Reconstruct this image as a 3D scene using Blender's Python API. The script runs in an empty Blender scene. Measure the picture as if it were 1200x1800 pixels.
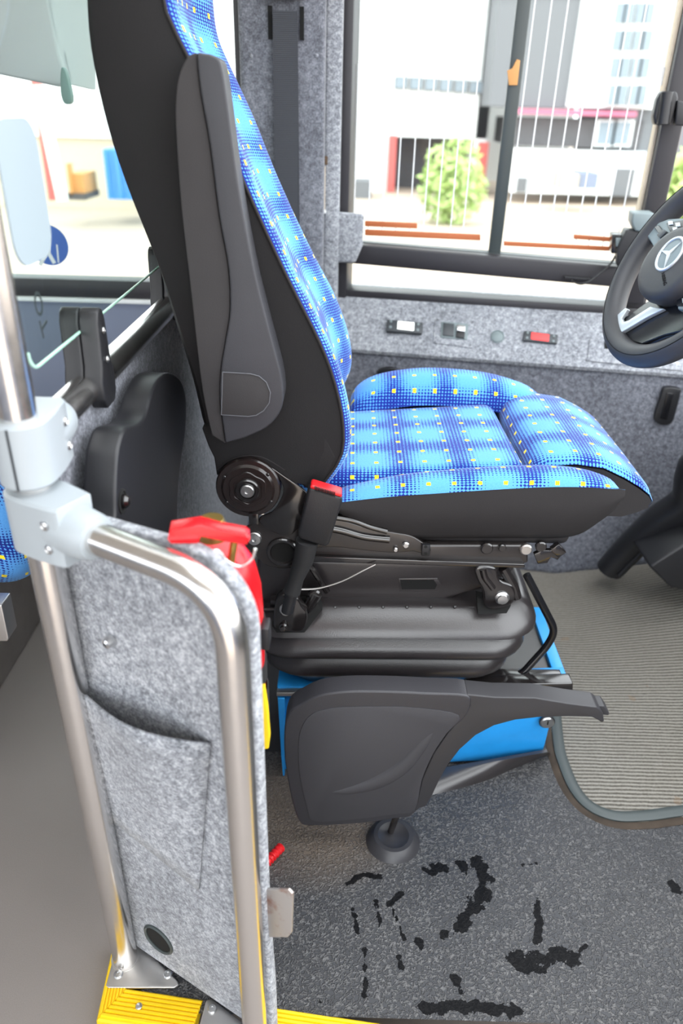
import bpy, bmesh, math, random
from mathutils import Vector, Matrix
random.seed(7)
sc = bpy.context.scene
COL = sc.collection
# ---------------------------------------------------------------- camera
FPX, PITCH, ROLL, CAMH = 1300.0, math.radians(28.7), 0.0274, 1.25
_c, _s = math.cos(PITCH), math.sin(PITCH)
FWD = Vector((0, _c, -_s)); _u0 = Vector((0, _s, _c)); _r0 = Vector((1, 0, 0))
UP = _u0 * math.cos(ROLL) - _r0 * math.sin(ROLL)
RT = _r0 * math.cos(ROLL) + _u0 * math.sin(ROLL)
CAMP = Vector((0, 0, CAMH))
cam = bpy.data.cameras.new('camera'); camo = bpy.data.objects.new('camera', cam); COL.objects.link(camo)
M = Matrix((RT, UP, -FWD)).transposed().to_4x4(); M.translation = CAMP
camo.matrix_world = M
cam.sensor_fit = 'VERTICAL'; cam.sensor_height = 36; cam.sensor_width = 24; cam.lens = 26.0
cam.clip_start = 0.02; cam.clip_end = 300
cam.dof.use_dof = True; cam.dof.focus_distance = 1.22; cam.dof.aperture_fstop = 3.0
sc.camera = camo
# ---------------------------------------------------------------- world: plain overcast sky
w = bpy.data.worlds.new('overcast_sky'); sc.world = w; w.use_nodes = True
nt = w.node_tree; nt.nodes.clear()
wo = nt.nodes.new('ShaderNodeOutputWorld'); wb = nt.nodes.new('ShaderNodeBackground')
wb.inputs['Color'].default_value = (0.93, 0.97, 1.0, 1); wb.inputs['Strength'].default_value = 1.25
nt.links.new(wb.outputs[0], wo.inputs[0])
sc.view_settings.view_transform = 'Standard'; sc.view_settings.look = 'None'
sc.view_settings.gamma = 1.0; sc.view_settings.use_curve_mapping = False
sc.view_settings.exposure = 2.02
sc.cycles.use_denoising = True
sc.cycles.max_bounces = 10; sc.cycles.diffuse_bounces = 5; sc.cycles.transparent_max_bounces = 12
sc.cycles.sample_clamp_indirect = 6.0

# ---------------------------------------------------------------- helpers
def ray(px, py):
    return FWD + RT * ((px - 600) / FPX) - UP * ((py - 900) / FPX)
def A(px, py, Y):                      # point of the place seen at a photo pixel, on the plane y = Y
    d = ray(px, py); return CAMP + d * (Y / d.y)
def AZ(px, py, Z):
    d = ray(px, py); return CAMP + d * ((Z - CAMH) / d.z)
def AX(px, py, X):
    d = ray(px, py); return CAMP + d * (X / d.x)
def AP(px, py, n, D):                  # on the plane n.p = D
    d = ray(px, py); return CAMP + d * ((D - n.dot(CAMP)) / n.dot(d))
def lin(c):
    c = c / 255.0
    return c / 12.92 if c <= 0.04045 else ((c + 0.055) / 1.055) ** 2.4
def rgb(r, g, b): return (lin(r), lin(g), lin(b), 1.0)

MATS = {}
class NT:
    def __init__(s, name):
        m = bpy.data.materials.new(name); m.use_nodes = True; s.m = m; s.t = m.node_tree
        s.b = s.t.nodes['Principled BSDF']; MATS[name] = m
    def n(s, ty, **kw):
        nd = s.t.nodes.new(ty)
        for k, v in kw.items():
            if k in nd.inputs: nd.inputs[k].default_value = v
            else: setattr(nd, k, v)
        return nd
    def l(s, a, b): s.t.links.new(a, b)
    def math(s, op, a, b=None, c=None, clamp=False):
        nd = s.t.nodes.new('ShaderNodeMath'); nd.operation = op; nd.use_clamp = clamp
        for i, v in enumerate((a, b, c)):
            if v is None: continue
            if isinstance(v, (int, float)): nd.inputs[i].default_value = v
            else: s.l(v, nd.inputs[i])
        return nd.outputs[0]
    def mix(s, fac, a, b):
        nd = s.t.nodes.new('ShaderNodeMix'); nd.data_type = 'RGBA'
        for sock, v in ((nd.inputs[0], fac), (nd.inputs[6], a), (nd.inputs[7], b)):
            if isinstance(v, (int, float, tuple)): sock.default_value = v
            else: s.l(v, sock)
        return nd.outputs[2]
    def ramp(s, fac, stops):
        nd = s.t.nodes.new('ShaderNodeValToRGB'); e = nd.color_ramp.elements
        e[0].position, e[0].color = stops[0]; e[1].position, e[1].color = stops[1]
        for p, c in stops[2:]:
            q = e.new(p); q.color = c
        s.l(fac, nd.inputs[0]); return nd.outputs[0]
    def bump(s, h, dist=0.001, strength=0.5):
        nd = s.t.nodes.new('ShaderNodeBump'); nd.inputs['Distance'].default_value = dist; nd.inputs['Strength'].default_value = strength
        s.l(h, nd.inputs['Height']); s.l(nd.outputs[0], s.b.inputs['Normal'])
    def noise(s, scale, detail=2.0, rough=0.5, vec=None, dist=0.0):
        nd = s.n('ShaderNodeTexNoise', Scale=scale, Detail=detail, Roughness=rough, Distortion=dist)
        s.l(vec if vec is not None else s.co(), nd.inputs['Vector']); return nd.outputs[0]
    def co(s):
        if not hasattr(s, '_co'):
            s._co = s.t.nodes.new('ShaderNodeTexCoord').outputs['Object']
        return s._co
    def uv(s):
        if not hasattr(s, '_uv'):
            s._uv = s.t.nodes.new('ShaderNodeTexCoord').outputs['UV']
        return s._uv
def V4(v): return (v, v, v, 1.0)
def plain(name, col, rough=0.5, metal=0.0, grain=0.0, gscale=400, vary=0.0, spec=0.5):
    t = NT(name); t.b.inputs['Base Color'].default_value = col; t.b.inputs['Roughness'].default_value = rough
    t.b.inputs['Metallic'].default_value = metal; t.b.inputs['Specular IOR Level'].default_value = spec
    if vary:
        f = t.noise(18, 4, 0.6)
        c2 = tuple(min(1, x * (1 + vary)) for x in col[:3]) + (1,); c1 = tuple(x * (1 - vary) for x in col[:3]) + (1,)
        t.l(t.ramp(f, [(0.3, c1), (0.7, c2)]), t.b.inputs['Base Color'])
    if grain: t.bump(t.noise(gscale, 2, 0.6), 0.0006, grain)
    return t.m

def mk_felt(name, c_dark, c_mid, c_light):
    t = NT(name); t.b.inputs['Roughness'].default_value = 0.95; t.b.inputs['Specular IOR Level'].default_value = 0.1
    a = t.noise(260, 3, 0.7); b = t.noise(90, 2, 0.5); c = t.noise(5, 3, 0.5)
    f = t.math('ADD', t.math('MULTIPLY', a, 0.55), t.math('ADD', t.math('MULTIPLY', b, 0.3), t.math('MULTIPLY', c, 0.15)))
    t.l(t.ramp(f, [(0.38, c_dark), (0.5, c_mid), (0.62, c_light)]), t.b.inputs['Base Color'])
    t.b.inputs['Sheen Weight'].default_value = 0.25; t.b.inputs['Sheen Roughness'].default_value = 0.5
    t.bump(a, 0.0015, 0.6); return t.m
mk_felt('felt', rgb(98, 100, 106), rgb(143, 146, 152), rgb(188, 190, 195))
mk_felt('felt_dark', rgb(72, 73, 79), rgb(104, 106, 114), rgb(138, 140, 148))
def mk_steel(name, col, rough):
    t = NT(name); t.b.inputs['Metallic'].default_value = 1.0; t.b.inputs['Base Color'].default_value = col
    f = t.noise(60, 3, 0.6); t.l(t.math('ADD', t.math('MULTIPLY', f, 0.12), rough - 0.06), t.b.inputs['Roughness'])
    return t.m
mk_steel('stainless', (0.78, 0.76, 0.74, 1), 0.24)
mk_steel('steel_plate', (0.66, 0.64, 0.62, 1), 0.38)
mk_steel('bolt_steel', (0.62, 0.62, 0.62, 1), 0.3)
plain('black_metal', rgb(30, 27, 27), 0.14, 0.0, spec=1.0)
plain('lit_plate_metal', rgb(42, 38, 37), 0.26, 0.0, spec=0.8, vary=0.15)  # black metal with a raised base colour, standing for light on the plate faces
plain('brown_black_metal', rgb(34, 27, 26), 0.2, 0.0, spec=0.7)
plain('black_plastic', rgb(30, 30, 33), 0.42, grain=0.25, gscale=700)
plain('black_gloss', rgb(22, 22, 25), 0.2)
plain('black_void', rgb(8, 8, 8), 0.9)
plain('bellows_rubber', rgb(46, 42, 43), 0.30, grain=0.4, gscale=420, vary=0.12, spec=0.9)
plain('grey_moulded', rgb(50, 49, 53), 0.42, grain=0.5, gscale=600)
plain('grey_moulded_flat', rgb(56, 55, 59), 0.62, grain=0.35, gscale=1100)
plain('lever_grip', rgb(48, 47, 50), 0.45)
plain('frame_black', rgb(44, 42, 46), 0.45)
plain('seal_black', rgb(62, 69, 69), 0.4)
plain('clamp_grey', rgb(160, 167, 172), 0.42)
plain('pale_grey', rgb(188, 193, 195), 0.7)
plain('blue_paint', rgb(38, 150, 226), 0.35, vary=0.06)
plain('red_paint', rgb(214, 22, 30), 0.25)
plain('red_plastic', rgb(212, 30, 36), 0.35)
plain('yellow_plastic', rgb(246, 205, 20), 0.45, vary=0.08)
plain('black_strap', rgb(28, 28, 30), 0.7)
plain('white_paint', rgb(236, 238, 238), 0.5)
plain('orange_bar', rgb(186, 104, 60), 0.5)
plain('brass', rgb(190, 160, 90), 0.35, 1.0)
plain('silver_trim', rgb(205, 210, 214), 0.35, 0.6)
plain('wheel_leather', rgb(52, 52, 55), 0.48, grain=0.3, gscale=900)
plain('slate_lining', rgb(126, 134, 154), 0.7)
plain('grey_button', rgb(120, 132, 134), 0.5)
plain('dark_display', rgb(58, 62, 66), 0.4)
plain('soil', rgb(62, 52, 43), 0.95, vary=0.4)
plain('boot_rubber', rgb(54, 53, 56), 0.4)
plain('emboss_line', rgb(92, 93, 98), 0.5)
plain('headliner', rgb(214, 214, 210), 0.9)
plain('asphalt', rgb(188, 170, 154), 0.9, vary=0.06)
plain('wall_white', rgb(238, 240, 240), 0.9)
plain('wall_tan', rgb(206, 192, 172), 0.9, vary=0.05)
plain('facade_grey', rgb(112, 114, 118), 0.8)
plain('band_pink', rgb(184, 104, 128), 0.7)
plain('dark_glass', rgb(128, 140, 150), 0.15)
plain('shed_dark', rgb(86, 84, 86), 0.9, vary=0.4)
plain('container_blue', rgb(80, 150, 220), 0.6)
plain('machine_orange', rgb(205, 150, 90), 0.6)
plain('barrier_red', rgb(196, 96, 92), 0.6)
plain('sign_blue', rgb(66, 104, 184), 0.5)
plain('window_film', rgb(150, 163, 170), 0.6)
plain('leaf_green', rgb(170, 192, 120), 0.7, vary=0.3)
plain('trunk_brown', rgb(90, 72, 56), 0.9)
plain('lace_white', rgb(225, 220, 215), 0.8)
def emit(name, col, st):
    t = NT(name); t.b.inputs['Base Color'].default_value = col
    t.b.inputs['Emission Color'].default_value = col; t.b.inputs['Emission Strength'].default_value = st; return t.m
def mk_tread():
    t = NT('tread_plate'); t.b.inputs['Metallic'].default_value = 0.85; t.b.inputs['Roughness'].default_value = 0.42
    sp = t.n('ShaderNodeSeparateXYZ'); t.l(t.co(), sp.inputs[0]); a = t.math('ADD', sp.outputs[0], sp.outputs[1]); b = sp.outputs[2]
    p = 2 * math.pi / 0.034
    f = t.math('MULTIPLY', t.math('COSINE', t.math('MULTIPLY', t.math('ADD', a, b), p)), t.math('COSINE', t.math('MULTIPLY', t.math('SUBTRACT', a, b), p * 0.5)))
    h = t.math('GREATER_THAN', f, 0.45); t.l(t.mix(t.noise(14, 3, 0.6), (0.30, 0.28, 0.27, 1), (0.46, 0.44, 0.42, 1)), t.b.inputs['Base Color']); t.bump(h, 0.002, 0.6)
mk_tread()
plain('teal_clip', rgb(120, 146, 142), 0.5)
emit('screen_white', rgb(235, 240, 235), 0.35)
emit('screen_red', rgb(235, 60, 60), 0.25)
def mk_rust():
    t = NT('rusty_steel'); t.b.inputs['Metallic'].default_value = 0.8; t.b.inputs['Roughness'].default_value = 0.45
    f = t.noise(26, 4, 0.6)
    t.l(t.ramp(f, [(0.5, (0.5, 0.47, 0.45, 1)), (0.68, rgb(150, 98, 74))]), t.b.inputs['Base Color'])
mk_rust()
def mk_glass(name, tint, gloss):
    t = NT(name); t.t.nodes.remove(t.b)
    tr = t.n('ShaderNodeBsdfTransparent'); tr.inputs[0].default_value = tint
    gl = t.n('ShaderNodeBsdfGlossy'); gl.inputs['Roughness'].default_value = 0.02
    fr = t.n('ShaderNodeFresnel'); fr.inputs['IOR'].default_value = gloss
    ge = t.n('ShaderNodeNewGeometry')
    mx = t.n('ShaderNodeMixShader'); t.l(t.math('MULTIPLY', fr.outputs[0], t.math('SUBTRACT', 1.0, ge.outputs['Backfacing'])), mx.inputs[0]); t.l(tr.outputs[0], mx.inputs[1]); t.l(gl.outputs[0], mx.inputs[2])
    t.l(mx.outputs[0], t.t.nodes['Material Output'].inputs[0])
mk_glass('window_glass', (0.93, 0.96, 0.95, 1), 1.25)
mk_glass('screen_glass', (0.92, 0.965, 0.95, 1), 1.2)
plain('glass_edge', rgb(190, 232, 212), 0.2)
def mk_fabric():
    # light blue plush, navy half-tone checks that swell towards a plaid grid, yellow dots
    t = NT('blue_fabric'); t.b.inputs['Roughness'].default_value = 0.9; t.b.inputs['Specular IOR Level'].default_value = 0.15
    sp = t.n('ShaderNodeSeparateXYZ'); t.l(t.uv(), sp.inputs[0]); u, v = sp.outputs[0], sp.outputs[1]
    P = 0.105; C = 0.0064; D = 0.042
    wob = t.math('MULTIPLY', t.math('SUBTRACT', t.noise(230, 1, 0.5, t.uv()), 0.5), 0.0022)
    u2, v2 = t.math('ADD', u, wob), t.math('SUBTRACT', v, wob)
    def cosw(x, p): return t.math('COSINE', t.math('MULTIPLY', x, 2 * math.pi / p))
    pl = t.math('ADD', t.math('MULTIPLY', t.math('MAXIMUM', cosw(u, P), cosw(v, P)), 0.75), t.math('MULTIPLY', t.math('ADD', cosw(u, P), cosw(v, P)), 0.32))
    drift = t.math('MULTIPLY', t.math('SUBTRACT', t.noise(7, 1, 0.5, t.uv()), 0.5), 1.1)
    pl = t.math('ADD', pl, drift)
    ht = t.math('ADD', cosw(u2, C), cosw(v2, C * 0.8))
    navy = t.math('LESS_THAN', t.math('ADD', ht, 0.80), t.math('MULTIPLY', pl, 1.45))
    def dist(x): return t.math('ABSOLUTE', t.math('SUBTRACT', t.math('FRACT', t.math('DIVIDE', x, D)), 0.5))
    dot = t.math('LESS_THAN', t.math('MAXIMUM', dist(u2), dist(v2)), 0.088)
    shade = t.noise(420, 2, 0.5, t.uv())
    blue = t.mix(shade, rgb(70, 134, 206), rgb(98, 166, 226))
    c = t.mix(navy, blue, rgb(24, 42, 128)); c = t.mix(dot, c, rgb(244, 216, 40))
    t.l(c, t.b.inputs['Base Color'])
    t.b.inputs['Sheen Weight'].default_value = 0.2
    t.bump(shade, 0.0006, 0.5)
mk_fabric()
def mk_dark_fabric(name, col, rough):
    t = NT(name); t.b.inputs['Roughness'].default_value = rough; t.b.inputs['Specular IOR Level'].default_value = 0.25
    f = t.noise(900, 2, 0.5); g = t.noise(9, 3, 0.5)
    c = t.mix(g, tuple(x * 0.85 for x in col[:3]) + (1,), tuple(x * 1.2 for x in col[:3]) + (1,))
    t.l(c, t.b.inputs['Base Color']); t.bump(f, 0.0005, 0.5)
mk_dark_fabric('dark_fabric', rgb(31, 30, 31), 0.85)
mk_dark_fabric('side_fabric', rgb(40, 38, 39), 0.7)
mk_dark_fabric('arm_fabric', rgb(56, 54, 55), 0.75)
mk_dark_fabric('arm_pad', rgb(58, 58, 62), 0.42)
def mk_mat():
    t = NT('rubber_mat'); t.b.inputs['Specular IOR Level'].default_value = 0.5
    n1 = t.noise(150, 1.0, 0.5, None, 0.6)
    worm = t.math('SUBTRACT', 1.0, t.math('MULTIPLY', t.math('ABSOLUTE', t.math('SUBTRACT', n1, 0.5)), 9.0), clamp=True)
    big = t.noise(3.5, 4, 0.6); dust = t.noise(420, 2, 0.5)
    at = t.n('ShaderNodeAttribute', attribute_name='wet'); wet0 = at.outputs['Fac']
    wet = t.math('GREATER_THAN', t.math('ADD', wet0, t.math('MULTIPLY', t.math('SUBTRACT', t.noise(48, 3, 0.6), 0.5), 2.3)), 0.64)
    at2 = t.n('ShaderNodeAttribute', attribute_name='dirt')
    base = t.mix(big, rgb(42, 43, 47), rgb(64, 64, 67))
    top = t.mix(big, rgb(84, 84, 86), rgb(126, 124, 122))
    c = t.mix(t.math('MULTIPLY', worm, 0.85), base, top)
    c = t.mix(t.math('MULTIPLY', at2.outputs['Fac'], t.math('ADD', 0.35, t.math('MULTIPLY', dust, 0.8)), clamp=True), c, rgb(112, 98, 84))
    c = t.mix(t.math('MULTIPLY', wet, 0.95), c, rgb(11, 11, 13))
    t.l(c, t.b.inputs['Base Color'])
    t.l(t.math('SUBTRACT', 0.55, t.math('MULTIPLY', wet, 0.1)), t.b.inputs['Roughness'])
    t.l(t.math('SUBTRACT', 0.5, t.math('MULTIPLY', wet, 0.42)), t.b.inputs['Specular IOR Level'])
    t.bump(t.math('MULTIPLY', worm, t.math('SUBTRACT', 1.0, t.math('MULTIPLY', wet, 0.85))), 0.0022, 0.9)
mk_mat()
def mk_carpet():
    t = NT('ribbed_carpet'); t.b.inputs['Roughness'].default_value = 0.95; t.b.inputs['Specular IOR Level'].default_value = 0.1
    sp = t.n('ShaderNodeSeparateXYZ'); t.l(t.co(), sp.inputs[0])
    wob = t.math('MULTIPLY', t.noise(30, 2, 0.5), 0.004)
    row = t.math('COSINE', t.math('MULTIPLY', t.math('ADD', sp.outputs[1], wob), 2 * math.pi / 0.0098))
    row = t.math('ADD', t.math('MULTIPLY', row, 0.5), 0.5)
    n = t.noise(260, 3, 0.7); big = t.noise(4, 4, 0.6); stain = t.noise(9, 3, 0.5)
    h = t.math('ADD', t.math('MULTIPLY', row, 0.6), t.math('MULTIPLY', n, 0.7))
    c = t.ramp(h, [(0.3, rgb(62, 59, 54)), (0.6, rgb(120, 116, 108)), (0.95, rgb(158, 154, 146))])
    c = t.mix(t.math('MULTIPLY', big, 0.5), c, rgb(108, 103, 95))
    c = t.mix(t.math('MULTIPLY', t.math('GREATER_THAN', stain, 0.7), 0.35), c, rgb(128, 104, 80))
    t.l(c, t.b.inputs['Base Color']); t.bump(h, 0.003, 0.8)
mk_carpet()
def mk_vinyl():
    t = NT('grey_vinyl'); t.b.inputs['Roughness'].default_value = 0.6
    f = t.noise(500, 2, 0.6); g = t.noise(3, 4, 0.6)
    c = t.mix(f, rgb(118, 111, 107), rgb(142, 134, 129)); c = t.mix(t.math('MULTIPLY', g, 0.6), c, rgb(146, 137, 132))
    t.l(c, t.b.inputs['Base Color']); t.bump(f, 0.0004, 0.3)
mk_vinyl()
def mk_webbing():
    t = NT('belt_webbing'); t.b.inputs['Roughness'].default_value = 0.75
    sp = t.n('ShaderNodeSeparateXYZ'); t.l(t.co(), sp.inputs[0])
    r = t.math('COSINE', t.math('MULTIPLY', sp.outputs[2], 2 * math.pi / 0.004))
    t.l(t.mix(t.math('ADD', t.math('MULTIPLY', r, 0.5), 0.5), rgb(40, 42, 48), rgb(62, 64, 70)), t.b.inputs['Base Color']); t.bump(r, 0.0006, 0.4)
mk_webbing()

# ---- object helpers
def link(o, parent=None):
    COL.objects.link(o)
    if parent is not None: o.parent = parent
    return o
def tag(o, label=None, cat=None, group=None, kind=None):
    if label: o['label'] = label
    if cat: o['category'] = cat
    if group: o['group'] = group
    if kind: o['kind'] = kind
    return o
def empty(name, loc=(0, 0, 0), label=None, cat=None, group=None, kind=None):
    o = bpy.data.objects.new(name, None); o.location = loc; o.empty_display_size = 0.05; COL.objects.link(o)
    return tag(o, label, cat, group, kind)
def mesh(name, vs, fs, mat, parent=None, smooth=False, uv=None, bev=0.0, seg=2, subd=0, wn=False, angle=None):
    """one mesh object in world coordinates; parent (an Empty) may stand anywhere"""
    off = Vector(parent_world(parent))
    bm = bmesh.new()
    vv = [bm.verts.new(Vector(v) - off) for v in vs]
    for f in fs:
        try: bm.faces.new([vv[i] for i in f])
        except ValueError: pass
    bmesh.ops.recalc_face_normals(bm, faces=bm.faces)
    if bev > 0:
        ed = [e for e in bm.edges if len(e.link_faces) == 2 and e.calc_face_angle(0) > 0.5]
        bmesh.ops.bevel(bm, geom=ed, offset=bev, segments=seg, profile=0.5, affect='EDGES', clamp_overlap=True)
    me = bpy.data.meshes.new(name); 
    if uv:
        ul = bm.loops.layers.uv.new('uv')
        for f in bm.faces:
            for lp in f.loops: lp[ul].uv = uv(lp.vert.co + off)
    for f in bm.faces: f.smooth = smooth or bev > 0
    bm.to_mesh(me); bm.free()
    me.materials.append(MATS[mat])
    o = bpy.data.objects.new(name, me); link(o, parent)
    if subd:
        md = o.modifiers.new('s', 'SUBSURF'); md.levels = subd; md.render_levels = subd
    if smooth or bev > 0:
        a = 0.6 if angle is None else angle
        try: me.set_sharp_from_angle(angle=a)
        except Exception: pass
    return o
def parent_world(p):
    v = Vector((0, 0, 0))
    while p is not None: v += p.location; p = p.parent
    return v
BOXF = [(0, 1, 3, 2), (4, 6, 7, 5), (0, 4, 5, 1), (2, 3, 7, 6), (0, 2, 6, 4), (1, 5, 7, 3)]
def box(name, a, b, mat, parent=None, bev=0.0, seg=2, uv=None):
    vs = [(x, y, z) for x in (a[0], b[0]) for y in (a[1], b[1]) for z in (a[2], b[2])]
    return mesh(name, vs, BOXF, mat, parent, bev=bev, seg=seg, uv=uv)
def obox(name, c, ax, ay, az, mat, parent=None, bev=0.0, seg=2):      # oriented box: half vectors
    c, ax, ay, az = Vector(c), Vector(ax), Vector(ay), Vector(az)
    vs = [c + ax * i + ay * j + az * k for i in (-1, 1) for j in (-1, 1) for k in (-1, 1)]
    return mesh(name, vs, BOXF, mat, parent, bev=bev, seg=seg)
def cr(pts, n=6, closed=False):                                     # Catmull-Rom through points
    P = [Vector(p) for p in pts]; N = len(P); out = []
    rng = range(N) if closed else range(N - 1)
    for i in rng:
        if closed: a, b, c, d = P[i - 1], P[i], P[(i + 1) % N], P[(i + 2) % N]
        else: a, b, c, d = P[max(i - 1, 0)], P[i], P[i + 1], P[min(i + 2, N - 1)]
        for k in range(n):
            t = k / n
            out.append(0.5 * ((2 * b) + (c - a) * t + (2 * a - 5 * b + 4 * c - d) * t * t + (3 * b - a - 3 * c + d) * t ** 3))
    if not closed: out.append(P[-1])
    return out
def prism(name, outline, d, mat, parent=None, bev=0.0, seg=3, smooth=False, uv=None):
    """closed outline of 3D points pushed along vector d"""
    o = [Vector(p) for p in outline]; d = Vector(d); n = len(o)
    vs = o + [p + d for p in o]
    fs = [tuple(range(n)), tuple(range(2 * n - 1, n - 1, -1))] + [(i, (i + 1) % n, n + (i + 1) % n, n + i) for i in range(n)]
    return mesh(name, vs, fs, mat, parent, smooth=smooth, bev=bev, seg=seg, uv=uv)
def px(pts, Y): return [A(p[0], p[1], Y) for p in pts]
def plate(name, pts, Y, th, mat, parent=None, bev=0.0, seg=3, n=0, smooth=False):
    o = px(pts, Y)
    if n: o = cr(o, n, True)
    return prism(name, o, (0, th, 0), mat, parent, bev, seg, smooth)
def fillet(pts, r, n=8):
    P = [Vector(p) for p in pts]; out = [P[0]]
    for i in range(1, len(P) - 1):
        a, b, c = P[i - 1], P[i], P[i + 1]
        d1 = (a - b); d2 = (c - b); l = min(r, d1.length * 0.49, d2.length * 0.49)
        p0, p2 = b + d1.normalized() * l, b + d2.normalized() * l
        for k in range(n + 1):
            t = k / n; out.append((p0 * (1 - t) + b * t) * (1 - t) + (b * (1 - t) + p2 * t) * t)
    out.append(P[-1]); return out
def tube(name, path, r, mat, parent=None, seg=20, closed=False, cap=True, flat=None):
    P = [Vector(p) for p in path]; N = len(P); vs = []; fs = []
    up = None
    for i, p in enumerate(P):
        if closed: t = (P[(i + 1) % N] - P[i - 1]).normalized()
        else: t = (P[min(i + 1, N - 1)] - P[max(i - 1, 0)]).normalized()
        if up is None:
            up = Vector((0, 0, 1)) if abs(t.z) < 0.9 else Vector((1, 0, 0))
            if flat is not None: up = Vector(flat[0])
        up = (up - t * up.dot(t)).normalized(); s = t.cross(up)
        rr = r[i] if isinstance(r, (list, tuple)) else r
        ru, rs = (rr, rr) if flat is None else (rr * flat[1], rr)
        for k in range(seg):
            a = 2 * math.pi * k / seg; vs.append(p + up * (ru * math.cos(a)) + s * (rs * math.sin(a)))
    M_ = N if closed else N - 1
    for i in range(M_):
        for k in range(seg):
            a, b = i * seg + k, i * seg + (k + 1) % seg; j = ((i + 1) % N) * seg
            fs.append((a, b, j + (k + 1) % seg, j + k))
    if cap and not closed: fs += [tuple(range(seg)), tuple(range((N - 1) * seg, N * seg))]
    return mesh(name, vs, fs, mat, parent, smooth=True)
def lathe(name, prof, o, axis, mat, parent=None, seg=28, wav=None):
    """prof: (radius, height along axis)"""
    o, ax = Vector(o), Vector(axis).normalized()
    e = Vector((0, 0, 1)) if abs(ax.z) < 0.9 else Vector((1, 0, 0)); u = (e - ax * e.dot(ax)).normalized(); v = ax.cross(u)
    vs, fs = [], []
    for r, h in prof:
        for k in range(seg):
            a = 2 * math.pi * k / seg; q = r * (1 + (wav[0] * math.cos(wav[1] * a) if wav else 0))
            vs.append(o + ax * h + u * (q * math.cos(a)) + v * (q * math.sin(a)))
    for i in range(len(prof) - 1):
        for k in range(seg):
            fs.append((i * seg + k, i * seg + (k + 1) % seg, (i + 1) * seg + (k + 1) % seg, (i + 1) * seg + k))
    fs.append(tuple(range(seg))); fs.append(tuple(range((len(prof) - 1) * seg, len(prof) * seg)))
    return mesh(name, vs, fs, mat, parent, smooth=True, angle=0.5)
def loft(name, rings, mat, parent=None, closed=True, caps=(True, True), smooth=True, uv=None, angle=None, bev=0):
    n = len(rings[0]); vs = [p for r in rings for p in r]; fs = []
    for i in range(len(rings) - 1):
        for k in range(n if closed else n - 1):
            fs.append((i * n + k, i * n + (k + 1) % n, (i + 1) * n + (k + 1) % n, (i + 1) * n + k))
    if closed and caps[0]: fs.append(tuple(range(n)))
    if closed and caps[1]: fs.append(tuple(range((len(rings) - 1) * n, len(rings) * n)))
    return mesh(name, vs, fs, mat, parent, smooth=smooth, uv=uv, angle=angle, bev=bev)
def rrect(x0, x1, y0, y1, r, n=6):
    out = []
    for cx, cy, a0 in ((x1 - r, y1 - r, 0), (x0 + r, y1 - r, 90), (x0 + r, y0 + r, 180), (x1 - r, y0 + r, 270)):
        for k in range(n + 1):
            a = math.radians(a0 + 90 * k / n); out.append((cx + r * math.cos(a), cy + r * math.sin(a)))
    return out
def screw(name, o, axis, r, parent, mat='bolt_steel', cross=True, h=None):
    h = h or r * 0.5
    s = lathe(name, [(r, 0), (r, h * 0.4), (r * 0.8, h * 0.85), (r * 0.35, h), (r * 0.3, h * 0.55)], o, axis, mat, parent, seg=16)
    return s
def quadslab(name, q, th, mat, parent=None, bev=0.0):               # q: 4 points, thickness vector
    return prism(name, q, th, mat, parent, bev=bev)

def text_mesh(name, cu, parent):
    t = bpy.data.objects.new('tmp_text', cu); COL.objects.link(t)
    me = bpy.data.meshes.new_from_object(t.evaluated_get(bpy.context.evaluated_depsgraph_get()))
    bpy.data.objects.remove(t); o = bpy.data.objects.new(name, me); return link(o, parent)
# ================================================================ the bus body
WN = Vector((0.167, 0.986, 0)).normalized(); WU = Vector((WN.y, -WN.x, 0))
def W(x, y, D=2.2): return AP(x, y, WN, D)
def wu(x, y, D=2.2): return W(x, y, D).dot(WU)
def WP(u, z, D): p = WU * u + WN * D; p.z = z; return p
def wbox(name, u0, u1, z0, z1, D0, D1, mat, parent=None, bev=0.0):
    vs = [WP(u, z, D) for u in (u0, u1) for D in (D0, D1) for z in (z0, z1)]
    return mesh(name, vs, BOXF, mat, parent, bev=bev)
def struct(o, label=None): o['kind'] = 'structure'; 
def S(o, label):
    o['kind'] = 'structure'; o['label'] = label; return o
S(box('floor', (-5, -0.6, -0.06), (1.6, 2.3, -0.03), 'grey_vinyl'), 'grey speckled vinyl floor of the passenger aisle')
S(box('floor_platform', (-0.345, 0.655, -0.03), (1.45, 2.1, -0.006), 'frame_black'), 'dark raised floor under the driver area')
# felt wall below the driver window, tapering towards the front
u0, u1 = -0.60, 1.2
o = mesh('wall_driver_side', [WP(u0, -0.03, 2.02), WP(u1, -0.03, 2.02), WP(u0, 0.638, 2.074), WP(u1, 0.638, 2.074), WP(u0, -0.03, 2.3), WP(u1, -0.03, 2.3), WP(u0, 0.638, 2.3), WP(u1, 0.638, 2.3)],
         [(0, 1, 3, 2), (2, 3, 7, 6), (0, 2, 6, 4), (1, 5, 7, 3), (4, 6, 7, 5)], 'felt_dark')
S(o, 'dark grey felt covered side wall below the driver window')
prof = [(2.066, 0.630), (2.062, 0.640), (2.068, 0.650), (2.165, 0.765), (2.19, 0.775), (2.3, 0.775), (2.3, 0.63)]
vs = [WP(u, z, D) for u in (u0 + 0.16, u1) for D, z in prof]; n = len(prof)
o = mesh('trim_ledge', vs, [tuple(range(n)), tuple(range(2 * n - 1, n - 1, -1))] + [(i, (i + 1) % n, n + (i + 1) % n, n + i) for i in range(n)], 'felt', smooth=True)
S(o, 'light grey felt sloping ledge below the driver window')
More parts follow.
